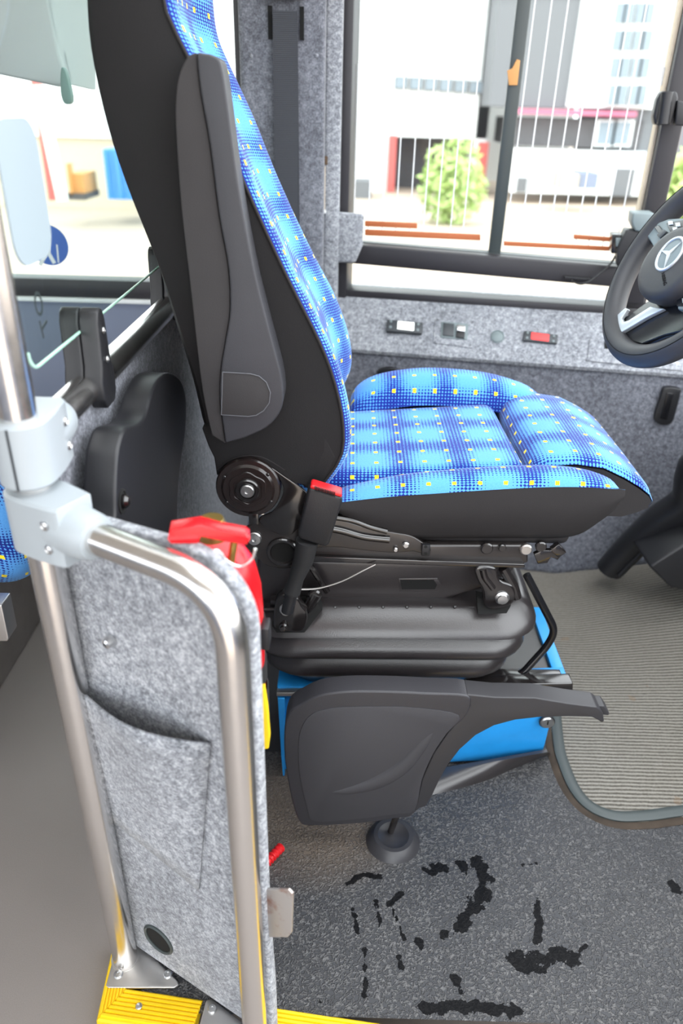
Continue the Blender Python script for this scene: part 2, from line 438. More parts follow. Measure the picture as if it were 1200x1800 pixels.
# rear side wall, B pillar
S(box('wall_rear_side', (-5, 2.13, -0.03), (-0.27, 2.2, 0.745), 'slate_lining'), 'slate blue lining below the rear side window')
S(box('trim_rear_sill', (-5, 2.115, 0.745), (-0.27, 2.2, 0.757), 'white_paint', bev=0.003), 'thin white sill strip below the rear side window')
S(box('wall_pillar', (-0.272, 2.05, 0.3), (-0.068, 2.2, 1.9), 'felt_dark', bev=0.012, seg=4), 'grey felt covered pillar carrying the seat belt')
S(box('trim_pillar_return', (-0.07, 2.12, 0.70), (-0.028, 2.22, 1.9), 'felt', bev=0.008, seg=3), 'narrow grey felt strip between pillar and window frame')
S(box('trim_pillar_edge', (-0.285, 2.075, 0.70), (-0.270, 2.2, 1.9), 'frame_black'), 'black rubber edge between rear window and felt pillar')
w3 = S(empty('window_3', (-1.3, 2.15, 0.76)), 'rear side window behind the driver with dark frame')
box('window_frame', (-3.2, 2.125, 0.757), (-0.28, 2.19, 0.807), 'frame_black', w3, bev=0.004)
box('pane', (-3.2, 2.155, 0.805), (-0.28, 2.160, 1.7), 'window_glass', w3)
# driver window: frame, divider, panes, heating wires, bars
w1 = S(empty('window_1', tuple(W(850, 432, 2.2))), 'sliding driver side window with heating wires and dark frame')
zb = 0.905
ul0, ul1 = wu(591, 400), wu(616, 400); ud0, ud1 = wu(859, 432, 2.2), wu(881, 432, 2.2); ua0, ua1 = wu(1114, 372, 2.2), wu(1152, 372, 2.2)
wbox('left_jamb', ul0, ul1, 0.76, 1.85, 2.16, 2.26, 'frame_black', w1, 0.006)
wbox('divider', ud0, ud1, 0.90, 1.85, 2.19, 2.235, 'seal_black', w1, 0.004)
b1 = [W(600, 428, 2.15), W(1112, 471, 2.15), W(1112, 508, 2.15), W(600, 462, 2.15)]
prism('bottom_bar', b1, WN * 0.1, 'frame_black', w1, bev=0.006)
prism('seal', [W(622, 424, 2.19), W(1095, 464, 2.19), W(1095, 472, 2.19), W(622, 432, 2.19)], WN * 0.03, 'seal_black', w1, bev=0.002)
wbox('right_jamb', ua0 + 0.012, ua1 + 0.01, 0.80, 1.85, 2.14, 2.26, 'frame_black', w1, 0.008)
wbox('jamb_trim', ua0 + 0.005, ua0 + 0.012, 0.86, 1.85, 2.165, 2.21, 'wall_tan', w1, 0.002)
p1 = wbox('pane', ul1 - 0.01, ud0 + 0.01, 0.885, 1.85, 2.222, 2.226, 'window_glass', w1)
p2 = wbox('pane', ud1 - 0.01, ua0 + 0.02, 0.875, 1.85, 2.204, 2.208, 'window_glass', w1)
def wires(pane, xs, ypx, D, z0, z1):
    me = None
    for x in xs:
        u = wu(x, ypx, D)
        o = wbox('heating_wire', u - 0.0016, u + 0.0016, z0, z1, D - 0.0025, D - 0.0003, 'white_paint', pane)
wires(p1, (624, 650, 675, 700, 725, 750, 774, 799, 822), 320, 2.222, 0.93, 1.35)
wires(p2, (909, 936, 963, 989, 1013, 1040, 1064, 1091, 1117, 1142), 255, 2.204, 0.93, 1.85)
def bar(x0, y0, x1, y1, hgt, D, pane):
    q = [W(x0, y0, D), W(x1, y1, D), W(x1, y1 + hgt, D), W(x0, y0 + hgt, D)]
    prism('busbar', q, WN * 0.004, 'orange_bar', pane, bev=0.0015)
bar(641, 388, 733, 392, 10, 2.216, p1); bar(641, 403, 844, 412, 11, 2.216, p1)
bar(1008, 412, 1086, 418, 8, 2.198, p2); bar(885, 424, 1084, 434, 8, 2.198, p2)
prism('pull_tab', [W(x, y, 2.183) for x, y in ((891, 124), (900, 120), (908, 104), (914, 106), (909, 150), (894, 150))], WN * 0.006, 'machine_orange', w1, bev=0.001)
# lower fixed pane
w2 = S(empty('window_2', tuple(W(830, 520, 2.2))), 'low strip window under the sliding driver window')
wbox('left_jamb', wu(589, 500, 2.18), wu(603, 500, 2.18), 0.765, 0.86, 2.17, 2.24, 'frame_black', w2, 0.004)
wbox('sill_bar', wu(589, 500, 2.18), ua1, 0.758, 0.784, 2.165, 2.24, 'frame_black', w2, 0.004)
wbox('pane', wu(600, 500, 2.2), ua1, 0.78, 0.88, 2.212, 2.216, 'window_glass', w2)
wbox('right_jamb', ua1 - 0.03, ua1 + 0.02, 0.765, 0.88, 2.17, 2.24, 'frame_black', w2, 0.004)
# felt block in the window corner
o = tag(mesh('corner_block', [p for D in (2.105, 2.16) for p in (W(572, 370, D), W(640, 376, D), W(637, 432, D), W(624, 462, D), W(572, 460, D))],
     [(0, 1, 2, 3, 4), (9, 8, 7, 6, 5)] + [(i, (i + 1) % 5, 5 + (i + 1) % 5, 5 + i) for i in range(5)], 'felt', bev=0.008, seg=4), 'grey felt covered block in the lower corner of the driver window', 'trim block')
# the rest of the body, around and behind the camera (daylight enters by the openings; the roof one is added to light the seat)
cl = S(empty('ceiling', (-1, 1, 1.9)), 'pale ceiling lining with an opening added above the driver to let in light')
for a_, b_ in (((-5, -0.6), (-0.35, 2.3)), ((-0.35, -0.6), (0.75, 0.15)), ((-0.35, 1.55), (0.75, 2.3))):
    box('lining_panel', (a_[0], a_[1], 1.9), (b_[0], b_[1], 1.95), 'headliner', cl)
S(box('wall_back', (-5.05, -0.6, -0.06), (-5, 2.3, 1.95), 'slate_lining'), 'rear end wall of the bus')
wd = S(empty('wall_door_side', (-1, -0.62, -0.06)), 'door side wall of the bus around the open doorway')
for x0, x1, z0, z1 in ((-5, -0.55, -0.06, 0.75), (-5, -0.55, 1.6, 1.9), (-0.75, -0.55, 0.75, 1.6), (-2.6, -2.45, 0.75, 1.6), (0.50, 1.3, -0.06, 0.80), (0.50, 0.60, 0.8, 1.9), (-0.55, 0.5, 1.78, 1.9)):
    box('wall_panel', (x0, -0.65, z0), (x1, -0.6, z1), 'slate_lining', wd)
S(box('wall_dash', (1.25, -0.6, -0.06), (1.45, 2.2, 0.72), 'black_plastic', None, bev=0.03), 'dashboard bulkhead below the windscreen')
# ================================================================ outside
S(box('ground_yard', (-60, -60, -1.0), (80, 90, -0.9), 'asphalt'), 'pale dusty yard outside the windows')
def bx(name, x0, y0, x1, y1, Y, dep, mat, parent=None):              # box whose near face is seen between two photo pixels
    a, b = A(x0, y0, Y), A(x1, y1, Y)
    return box(name, (min(a.x, b.x), Y, min(a.z, b.z)), (max(a.x, b.x), Y + dep, max(a.z, b.z)), mat, parent)
YB = 23.5
hall = empty('warehouse', (1.5, YB, -0.9), 'white warehouse with a row of small windows and an open red framed gateway', 'building')
a = A(692, 240, YB); b = A(846, 330, YB); L, R = A(560, 0, YB).x, A(906, -260, 22.0).x - 0.05
box('wall', (L - 6, YB, -0.9), (a.x, YB + 4, 9), 'wall_white', hall)
box('wall', (b.x, YB, -0.9), (R, YB + 4, 9), 'wall_white', hall)
box('wall', (a.x, YB, a.z), (b.x, YB + 4, 9), 'wall_white', hall)
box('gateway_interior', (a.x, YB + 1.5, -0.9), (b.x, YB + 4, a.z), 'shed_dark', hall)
bx('door_jamb', 684, 238, 692, 340, YB - 0.2, 0.2, 'barrier_red', hall); bx('door_jamb', 842, 250, 850, 340, YB - 0.2, 0.2, 'barrier_red', hall)
tag(box('rear_building', (R - 1.2, YB + 5, -0.9), (R + 4, YB + 6, 9), 'wall_white'), 'pale wall seen in the gap between warehouse and office block', 'wall')
for i in range(6):
    x0 = 694 + i * 26.3
    f = bx('window', x0, 134 + i * 1.6, x0 + 22, 157 + i * 1.6, YB - 0.08, 0.08, 'facade_grey', hall)
    bx('pane', x0 + 2, 136 + i * 1.6, x0 + 20, 155 + i * 1.6, YB - 0.1, 0.02, 'dark_glass', f)
bx('service_box', 622, 318, 652, 356, YB - 2, 1, 'facade_grey', hall)
off = empty('office_block', (5, 22, -0.9), 'grey clad office block with a pink band and a tall window grid', 'building')
YO = 22.0
bx('cladding', 906, -260, 1066, 192, YO, 3, 'facade_grey', off)
bx('band', 906, 190, 1118, 206, YO - 0.3, 0.5, 'band_pink', off)
bx('shopfront', 906, 206, 1122, 262, YO + 0.1, 3, 'shed_dark', off)
for x0 in (1055, 1085):
    sp_ = bx('shop_window', x0 - 4, 210, x0 + 22, 258, YO, 0.1, 'white_paint', off); bx('pane', x0, 214, x0 + 18, 254, YO - 0.05, 0.05, 'dark_glass', sp_)
bx('stair_tower', 1062, -260, 1150, 192, YO - 0.1, 3, 'wall_white', off)
for r in range(7):
    for k in range(2):
        y0 = 152 - r * 48; x0 = 1070 + k * 36 + r * 4
        f = bx('window', x0, y0 - 6, x0 + 30, y0 + 36, YO - 0.2, 0.1, 'white_paint', off)
        bx('pane', x0 + 3, y0 - 3, x0 + 14, y0 + 33, YO - 0.25, 0.05, 'dark_glass', f); bx('pane', x0 + 17, y0 - 3, x0 + 28, y0 + 33, YO - 0.25, 0.05, 'dark_glass', f)
bx('cladding', 1150, -260, 1330, 330, YO + 0.2, 3, 'facade_grey', off)
bx('base_wall', 906, 262, 1132, 345, YO - 0.5, 0.8, 'wall_white', off)
bx('side_door', 1083, 296, 1108, 345, YO - 0.56, 0.06, 'facade_grey', off)
bx('side_door', 910, 312, 924, 338, YO - 0.56, 0.06, 'facade_grey', off)
k = bx('crate_stack', 990, 306, 1014, 334, 19.5, 1, 'wall_tan'); tag(k, 'brown crate standing before the white base wall of the office', 'crate')
k = bx('crate_stack', 1020, 304, 1048, 332, 19.6, 1, 'slate_lining'); tag(k, 'bluish crate beside the brown crate before the office', 'crate')
def bush(name, c, r, n, label, cat):
    e = empty(name, (c[0], c[1], -0.9), label, cat)
    tube('stem', [(c[0], c[1], -0.9), (c[0] + 0.05, c[1], c[2])], 0.05, 'trunk_brown', e, 8)
    vs, fs = [], []; rnd = random.Random(3)
    for i in range(n):
        d = Vector((rnd.gauss(0, 1), rnd.gauss(0, 1), rnd.gauss(0, 1))).normalized() * (rnd.random() ** 0.4)
        p = Vector(c) + Vector((d.x * r[0], d.y * r[1], d.z * r[2]))
        a_ = Vector((rnd.gauss(0, 1), rnd.gauss(0, 1), rnd.gauss(0, 1))).normalized() * 0.11; b_ = a_.orthogonal().normalized() * 0.06
        q = len(vs); vs += [p - a_, p + b_, p + a_, p - b_]; fs.append((q, q + 1, q + 2, q + 3))
    m = mesh('foliage', vs, fs, 'leaf_green', e); m['kind'] = 'stuff'
c = A(795, 325, 17.0); bush('shrub', (c.x, 17, c.z), (0.72, 0.6, 0.9), 650, 'bright green shrub standing before the open gateway', 'shrub')
c = A(1200, 320, 9.0); bush('shrub', (c.x + 0.25, 9, c.z - 0.1), (0.5, 0.5, 0.5), 700, 'green shrub beyond the front edge of the driver window', 'shrub')
# seen through the rear side window
YR = 18.0
shed = empty('workshop', (-6, YR, -0.9), 'low workshop with white upper wall and tan lower wall', 'building')
a = A(-200, 232, YR); b = A(300, 232, YR); base = -0.9
box('lower_wall', (a.x, YR, base), (b.x, YR + 3, a.z), 'wall_tan', shed); box('upper_wall', (a.x, YR - 0.1, a.z), (b.x, YR + 3, a.z + 4), 'wall_white', shed)
c = bx('container', 181, 262, 262, 352, 15.5, 1.2, 'container_blue'); c2 = A(181, 262, 15.5); 
cont = empty('skip_container', (A(200, 350, 15.5).x, 15.5, -0.9), 'bright blue steel container standing before the tan workshop', 'container')
c.name = 'body'; c.parent = cont; c.matrix_parent_inverse = Matrix.Translation(-cont.location)
for i in range(4):
    bx('rib', 186 + i * 20, 264, 190 + i * 20, 350, 15.42, 0.08, 'container_blue', cont)
e = empty('loader_machine', (A(130, 350, 15).x, 15, -0.9), 'small orange machine parked before the tan workshop', 'machine')
bx('body', 118, 305, 150, 345, 15, 0.8, 'machine_orange', e); bx('mast', 116, 288, 128, 345, 14.9, 0.2, 'machine_orange', e); bx('base', 114, 340, 150, 352, 14.9, 0.9, 'shed_dark', e)
e = empty('gate_barrier', (A(95, 350, 14).x, 14, -0.9), 'red gate post with a slanting white pole outside the rear window', 'barrier')
bx('post', 64, 140, 86, 352, 14.2, 0.3, 'barrier_red', e)
tube('pole', [A(66, 150, 14), A(110, 352, 14)], 0.1, 'white_paint', e, 10)
# ================================================================ floor coverings
# black rubber mat: one grid sheet with the boot bulge, the raised flap along the seat box and wet shoe marks
rim_px = [(958, 1190), (966, 1300), (976, 1345), (998, 1395), (1032, 1430), (1082, 1449), (1140, 1449), (1200, 1441), (1330, 1425)]
rim = [AZ(x, y, 0.004) for x, y in rim_px]
rimc = cr(rim, 6)
def rim_y(x):                                                          # front edge of the cut-out for a given x
    best = None
    for p in rimc:
        if best is None or abs(p.x - x) < abs(best.x - x): best = p
    return best.y
def in_cut(p):                                                         # inside the carpet cut-out?
    poly = [(q.x, q.y) for q in rimc] + [(1.6, 1.0), (1.6, 2.4), (0.5, 2.4)]
    c = False; j = len(poly) - 1
    for i in range(len(poly)):
        xi, yi = poly[i]; xj, yj = poly[j]
        if (yi > p[1]) != (yj > p[1]) and p[0] < (xj - xi) * (p[1] - yi) / (yj - yi) + xi: c = not c
        j = i
    return c
def wetlist():
    out = []
    def st(pts, r):
        q = [AZ(x, y, 0.004) for x, y in pts]
        for a, b in zip(q, q[1:]):
            k = max(2, int((b - a).length / 0.006))
            for i in range(k + 1): out.append((a.lerp(b, i / k), r))
    st([(840, 1515), (850, 1545), (842, 1580), (825, 1610), (800, 1632)], 0.016)
    st([(760, 1520), (785, 1530)], 0.010); st([(745, 1528), (762, 1535)], 0.008); st([(808, 1518), (818, 1535)], 0.010)
    st([(780, 1642), (800, 1628), (830, 1605)], 0.009)
    st([(612, 1552), (640, 1535), (668, 1540)], 0.006); st([(660, 1585), (668, 1630)], 0.006); st([(705, 1570), (682, 1590)], 0.006)
    st([(943, 1580), (945, 1650)], 0.009); st([(900, 1685), (950, 1685), (990, 1675), (1010, 1690)], 0.014); st([(915, 1700), (950, 1705)], 0.010)
    st([(640, 1670), (642, 1750)], 0.005); st([(750, 1775), (800, 1768), (860, 1775), (910, 1778)], 0.011); st([(798, 1722), (808, 1740)], 0.010)
    st([(1180, 1555), (1200, 1568)], 0.010); st([(920, 1520), (940, 1518)], 0.005); st([(700, 1685), (705, 1700)], 0.006)
    st([(735, 1655), (742, 1662)], 0.007); st([(620, 1600), (628, 1640)], 0.005); st([(1005, 1690), (1030, 1660)], 0.005); st([(690, 1600), (710, 1650)], 0.004)
    return out
WET = wetlist(); BOOT = AZ(690, 1478, 0.0); 
flapA, flapB = AZ(752, 1396, 0.0), AZ(955, 1330, 0.0)
def matz(x, y):
    z = 0.004
    d = math.hypot((x - BOOT.x) / 0.045, (y - BOOT.y) / 0.055)
    z += 0.006 * math.exp(-d ** 4 * 0.6)
    z += 0.0015 * math.sin(x * 9 + 1) * math.sin(y * 11)
    return z
nx, ny = 250, 150; X0, X1, Y0, Y1 = -0.30, 1.0, 0.634, 1.30
vs, idx, wetv, dirtv = [], {}, [], []
for j in range(ny + 1):
    for i in range(nx + 1):
        x, y = X0 + (X1 - X0) * i / nx, Y0 + (Y1 - Y0) * j / ny
        vs.append((x, y, matz(x, y)))
        m = 0.0
        for p, r in WET:
            dx, dy = abs(p.x - x), abs(p.y - y)
            if dx < 0.03 and dy < 0.03: m = max(m, 1.15 - 0.65 * math.hypot(dx, dy) / r)
        wetv.append(max(0, m))
        dd = math.hypot((x + 0.03) / 0.13, (y - 1.02) / 0.13); dirtv.append(max(0, min(1, 1.9 - 1.3 * dd)))
fs = []
for j in range(ny):
    for i in range(nx):
        q = (j * (nx + 1) + i, j * (nx + 1) + i + 1, (j + 1) * (nx + 1) + i + 1, (j + 1) * (nx + 1) + i)
        cx, cy = (vs[q[0]][0] + vs[q[2]][0]) / 2, (vs[q[0]][1] + vs[q[2]][1]) / 2
        if in_cut((cx, cy)): continue
        if cy > 1.17 + 0.10 * max(0, min(1, (cx - 0.2) / 0.3)): continue
        fs.append(q)
me = bpy.data.meshes.new('rubber_mat'); me.from_pydata(vs, [], fs)
a1 = me.attributes.new('wet', 'FLOAT', 'POINT'); a1.data.foreach_set('value', wetv)
a2 = me.attributes.new('dirt', 'FLOAT', 'POINT'); a2.data.foreach_set('value', dirtv)
me.polygons.foreach_set('use_smooth', [True] * len(fs)); me.materials.append(MATS['rubber_mat'])
mato = link(bpy.data.objects.new('rubber_mat', me)); tag(mato, 'black pebbled rubber floor mat with wet shoe marks before the driver seat', 'floor mat')
# rubber rim round the cut-out, earth in the gap, ribbed carpet
def ribbon(name, path, side0, side1, z, mat, parent=None, th=0.006):
    vs, fs = [], []; P = path; N = len(P)
    for i in range(N):
        t = (P[min(i + 1, N - 1)] - P[max(i - 1, 0)]); t.z = 0; t.normalize(); nrm = Vector((-t.y, t.x, 0))
        for s, zz in ((side0, z - th), (side0, z - 0.002), (side0 + (side1 - side0) * 0.25, z), (side0 + (side1 - side0) * 0.75, z), (side1, z - 0.002), (side1, z - th)):
            q = P[i] + nrm * s; vs.append((q.x, q.y, zz))
    for i in range(N - 1):
        for k in range(5): fs.append((i * 6 + k, i * 6 + k + 1, (i + 1) * 6 + k + 1, (i + 1) * 6 + k))
    return mesh(name, vs, fs, mat, parent, smooth=True, angle=0.9)
rm = ribbon('carpet_rim', rimc[3:], 0.006, 0.030, 0.011, 'seal_black', mato); rm['label'] = 'dark grey rubber rim'
dt = ribbon('dirt_line', rimc[3:], -0.010, 0.008, 0.0065, 'soil', rm, th=0.004); dt['kind'] = 'stuff'
pts2, f2 = [], []
gx, gy = 46, 60
for j in range(gy + 1):
    for i in range(gx + 1):
        x = 0.46 + 0.80 * i / gx; y = 0.98 + (2.032 - 0.17 * x - 0.985) * j / gy
        s = min(1, max(0, (y - 1.25) / 0.6)); s = s * s * (3 - 2 * s)
        pts2.append((x, y, 0.006 + max(0, x - 0.66) * 0.28 * s))
for j in range(gy):
    for i in range(gx):
        q = (j * (gx + 1) + i, j * (gx + 1) + i + 1, (j + 1) * (gx + 1) + i + 1, (j + 1) * (gx + 1) + i)
        cx, cy = sum(pts2[k][0] for k in q) / 4, sum(pts2[k][1] for k in q) / 4
        if in_cut((cx - 0.01, cy - 0.012)): f2.append(q)
tag(mesh('footwell_carpet', pts2, f2, 'ribbed_carpet', smooth=True), 'worn grey ribbed carpet in the footwell beside the seat base', 'carpet')
# ---- yellow step nosing
def nosing(name, label, i0, i1, o0, o1, screws=()):
    """i0-i1 inner edge, o0-o1 outer edge (floor points); ridges run along the length"""
    e = empty(name, tuple((i0 + i1 + o0 + o1) / 4), label, 'step nosing', 'yellow step nosing')
    prof = [(0.0, -0.004), (0.0, 0.004), (0.04, 0.006)]; k = 7
    for i in range(k):
        a, b = 0.06 + 0.86 * i / k, 0.06 + 0.86 * (i + 1) / k; d = (b - a)
        prof += [(a, 0.006), (a + d * 0.12, 0.009), (a + d * 0.62, 0.009), (a + d * 0.75, 0.006)]
    prof += [(0.95, 0.006), (1.0, 0.003), (1.0, -0.035)]
    r0 = [i0.lerp(o0, t) + Vector((0, 0, z)) for t, z in prof]; r1 = [i1.lerp(o1, t) + Vector((0, 0, z)) for t, z in prof]
    loft('ridged_strip', [r0, r1], 'yellow_plastic', e, smooth=False)
    for s in screws: screw('screw', s + Vector((0, 0, 0.008)), (0, 0, 1), 0.0055, e)
    return e
Z = 0.0
ci, co = AZ(226, 1741, Z), AZ(171, 1797, Z)
dx = (AZ(358, 1761, Z) - ci).normalized(); dn = Vector((dx.y, -dx.x, 0)); wst = (co - ci).dot(dn)
e1 = AZ(357, 1761, Z)
nosing('step_nosing', 'ridged yellow step nosing at the foot of the felt barrier panel', ci, e1, co, e1 + dn * wst + dx * -0.004, [AZ(245, 1774, Z)])
li = AZ(240, 1690, Z); lo = AZ(205, 1648, Z)
nosing('step_nosing', 'short yellow nosing under the post base plate, mitred at the corner', ci + Vector((-.001, .0, 0)), AZ(232, 1688, Z), co + Vector((-.001, .0, 0)), AZ(201, 1655, Z))
s0 = AZ(487, 1775, Z); s1 = s0 + dx * 0.75
nosing('step_nosing', 'long yellow step nosing along the front edge of the black mat', s0, s1, s0 + dn * wst, s1 + dn * wst)
# ---- red corrugated conduit on the mat
pth = cr([AZ(440, 1530, 0.012), AZ(462, 1522, 0.016), AZ(478, 1506, 0.018), AZ(494, 1489, 0.014)], 14)
rad = [0.0078 + (0.0014 if i % 4 < 2 else -0.0016) for i in range(len(pth))]
tag(tube('corrugated_hose', pth, rad, 'red_plastic', seg=14), 'short red corrugated cable hose lying on the mat behind the barrier panel', 'hose')

# raised flap of the mat against the seat box
fb_ = [AZ(600, 1412, 0.004), AZ(700, 1408, 0.004), AZ(765, 1396, 0.004), AZ(850, 1374, 0.004), AZ(905, 1350, 0.004), AZ(966, 1327, 0.004)]
ft_ = [A(600, 1378, 1.107), A(700, 1366, 1.109), A(765, 1357, 1.112), A(850, 1342, 1.122), A(905, 1332, 1.132), A(962, 1322, 1.146)]
rg = [[p.lerp(q, t) + Vector((0, -0.004 * math.sin(math.pi * t), 0.006 * math.sin(math.pi * t))) for t in (0, 0.12, 0.3, 0.6, 0.9, 1.0)] + [q + Vector((0, 0.008, 0.0))] for p, q in zip(cr(fb_, 4), cr(ft_, 4))]
fo_ = loft('mat_flap', rg, 'bellows_rubber', mato, closed=False); fo_['label'] = 'smooth grey rubber flap'
lathe('lever_boot', [(0.054, -0.002), (0.050, 0.006), (0.044, 0.014), (0.038, 0.019), (0.030, 0.019), (0.022, 0.014), (0.010, 0.012)], (BOOT.x, BOOT.y - 0.004, 0.004), (0, 0, 1), 'boot_rubber', mato, 28)
# ================================================================ posts, rails and panels
PO = AZ(221, 1687, 0.006); PX, PY = PO.x, PO.y                          # foot of the post
R_P = 0.0195
post = empty('handrail_post', (PX, PY, 0.004), 'tall stainless steel handrail post standing on a triangular base plate', 'handrail post')
tube('pole', [(PX, PY, 0.004), (PX, PY, 0.9), (PX, PY, 1.88)], R_P, 'stainless', post, 28)
tube('weld_collar', [(PX, PY, 0.006), (PX, PY, 0.012)], 0.0225, 'steel_plate', post, 28)
bp = [AZ(x, y, 0.010) for x, y in ((186, 1732), (203, 1668), (222, 1650), (252, 1664), (312, 1724), (314, 1731), (306, 1736), (190, 1736))]
prism('base_plate', bp, (0, 0, -0.005), 'steel_plate', post, bev=0.0012)
for x, y in ((208, 1713), (295, 1713), (250, 1658)): screw('screw', AZ(x, y, 0.010), (0, 0, 1), 0.0075, post)
# barrier rail: leaves the post fitting, runs towards the door, bends down to the floor
ZT = 0.845
T0 = AZ(70, 878, ZT); T1 = AZ(402, 1035, ZT)
T0 = Vector((PX, PY, ZT)); vdir = (T1 - T0).normalized(); pn = Vector((vdir.y, -vdir.x, 0)).normalized()
if pn.dot(Vector((0, -1, 0))) < 0: pn = -pn
bar_e = empty('barrier_panel', (T1.x, T1.y, 0.0), 'grey felt barrier panel framed by a bent stainless tube', 'barrier panel')
R_T = 0.0175
tube('frame_tube', fillet([T0 + vdir * 0.03, T1, Vector((T1.x, T1.y, 0.0))], 0.075, 14), R_T, 'stainless', bar_e, 28)
PD = pn.dot(T1) - R_P - 0.0015                                           # front face of the felt panel
def PF(x, y, off=0.0): return AP(x, y, pn, PD + off)
def PL(s, z, off=0.0):                                                  # s: distance along the panel from the post axis
    p = Vector((PX, PY, 0)) + vdir * s; p = p + pn * (PD + off - pn.dot(p)); p.z = z; return p
sl = (Vector((T1.x, T1.y, 0)) - Vector((PX, PY, 0))).length
out = [PL(-0.004, 0.016), PL(-0.004, ZT + 0.0)]
cx_, cz_, rr = sl + R_T - 0.008 - 0.075, ZT + R_T - 0.004 - 0.075, 0.075
for k in range(9):
    a = math.radians(90 - 90 * k / 8); out.append(PL(cx_ + rr * math.cos(a), cz_ + rr * math.sin(a)))
out += [PL(sl + R_T - 0.008, 0.5), PL(sl + R_T - 0.007, 0.30), PL(sl + R_T - 0.002, 0.15), PL(sl + R_T - 0.002, 0.016)]
prism('felt_panel', out, pn * -0.016, 'felt', bar_e, bev=0.004, seg=3)
# pocket: a felt flap that stands off the panel along its upper edge
def PS(x, y):
    p = PF(x, y, 0.0); return ((p - Vector((PX, PY, 0))).dot(vdir), p.z)
pk = [PS(112, 1190), PS(330, 1322), PS(372, 1300), PS(352, 1560), PS(160, 1405)]
rows = []
for k in range(11):
    t = k / 10
    a = (pk[0][0] + (pk[4][0] - pk[0][0]) * t, pk[0][1] + (pk[4][1] - pk[0][1]) * t)
    b = (pk[2][0] + (pk[3][0] - pk[2][0]) * t, pk[2][1] + (pk[3][1] - pk[2][1]) * t)
    r = []
    for i in range(17):
        u = i / 16; hump = max(0, math.sin(math.pi * u ** 1.6)) ** 0.9
        bul = 0.003 + 0.040 * (1 - t) ** 1.2 * hump
        s_, z_ = a[0] + (b[0] - a[0]) * u, a[1] + (b[1] - a[1]) * u - (0.004 - 0.012 * u * (1 - u)) * (1 - t)
        r.append(PL(s_, z_ + 0.02 * hump * (1 - t), bul))
    rows.append(r)
pko = loft('pocket', rows, 'felt', bar_e, closed=False); md = pko.modifiers.new('t', 'SOLIDIFY'); md.thickness = 0.004; md.offset = 0
c = PF(198, 1124); screw('panel_screw', c + pn * 0.001, pn, 0.0075, bar_e, h=0.012)
# ringed hole
c = PF(279, 1651); 
lathe('hole_ring', [(0.030, -0.004), (0.030, 0.002), (0.0275, 0.004), (0.025, 0.002), (0.025, -0.012)], c, pn, 'seal_black', bar_e)
lathe('hole_floor', [(0.0252, 0.0006), (0.001, 0.0008)], c, pn, 'black_void', bar_e)
# catch plate on the free edge
c1, c2 = PF(462, 1566, -0.006), PF(516, 1648, -0.006)
lp = [PF(460, 1564, -0.006), PF(506, 1564, -0.006), PF(514, 1572, -0.006), PF(512, 1640, -0.006), PF(505, 1648, -0.006), PF(464, 1648, -0.006)]
prism('catch_plate', lp, pn * -0.004, 'rusty_steel', bar_e, bev=0.001)
fp = [AZ(x, y, 0.010) for x, y in ((348, 1812), (362, 1758), (372, 1756), (440, 1808), (440, 1830), (420, 1850), (360, 1850))]
prism('foot_plate', fp, (0, 0, -0.009), 'steel_plate', bar_e, bev=0.001)
screw('screw', AZ(373, 1774, 0.010), (0, 0, 1), 0.0075, bar_e)
# grey plastic fittings on the post
def fitting(name, label, zc, h, arm, r_arm, length):
    e = empty(name, (PX, PY, zc - h / 2), label, 'clamp fitting', 'clamp fittings on the post')
    C = Vector((PX, PY, zc)); arm = Vector(arm).normalized(); side = Vector((-arm.y, arm.x, 0))
    rings = []
    for z, g in ((-0.5, -0.003), (-0.46, 0.0), (0.46, 0.0), (0.5, -0.003)):
        r = []
        for k in range(19):
            a = math.radians(90 + 180 * k / 18); r.append(C + arm * ((0.030 + g) * math.cos(a)) + side * ((0.030 + g) * math.sin(a)) + Vector((0, 0, z * h)))
        taper = 1 - 0.28 * abs(z) * 2 * 0.6
        for s_, w_ in ((0.35, 0.030), (0.7, 0.0275), (0.95, 0.0255), (1.0, 0.023)):
            r.append(C + arm * (length * s_ * taper) + side * -(w_ + g) + Vector((0, 0, z * h)))
        for s_, w_ in ((1.0, 0.023), (0.95, 0.0255), (0.7, 0.0275), (0.35, 0.030)):
            r.append(C + arm * (length * s_ * taper) + side * (w_ + g) + Vector((0, 0, z * h)))
        rings.append(r)
    loft('shell', rings, 'clamp_grey', e, angle=0.7)
    for sg in (-1, 1):
        for zz in (-0.2, 0.2):
            lathe('screw_cap', [(0.0055, -0.001), (0.0055, 0.001), (0.0035, 0.0022), (0.003, 0.001)], C + arm * (length * 0.62) + side * (sg * 0.028) + Vector((0, 0, zz * h)), side * sg, 'bolt_steel', e, 14)
    ax_ = arm; lathe('socket', [(0.0285, 0.030), (0.0285, length * 0.85), (0.0265, length * 1.12), (0.0235, length * 1.22), (0.0195, length * 1.22)], C, ax_, 'clamp_grey', e, 28)
    # joint line between the two shell halves
    q = C - arm * 0.0302; obox('joint_line', q, side * 0.0012, arm * 0.0008, (0, 0, h * 0.47), 'dark_display', e)
    return e
yarm = Vector((0.03, 1, 0))
ZR = 0.925
fitting('clamp_fitting', 'pale grey plastic clamp holding the partition rail to the post', ZR, 0.072, yarm, 0.02, 0.075)
fitting('clamp_fitting', 'pale grey plastic clamp holding the barrier tube to the post', ZT, 0.072, vdir, 0.02, 0.075)
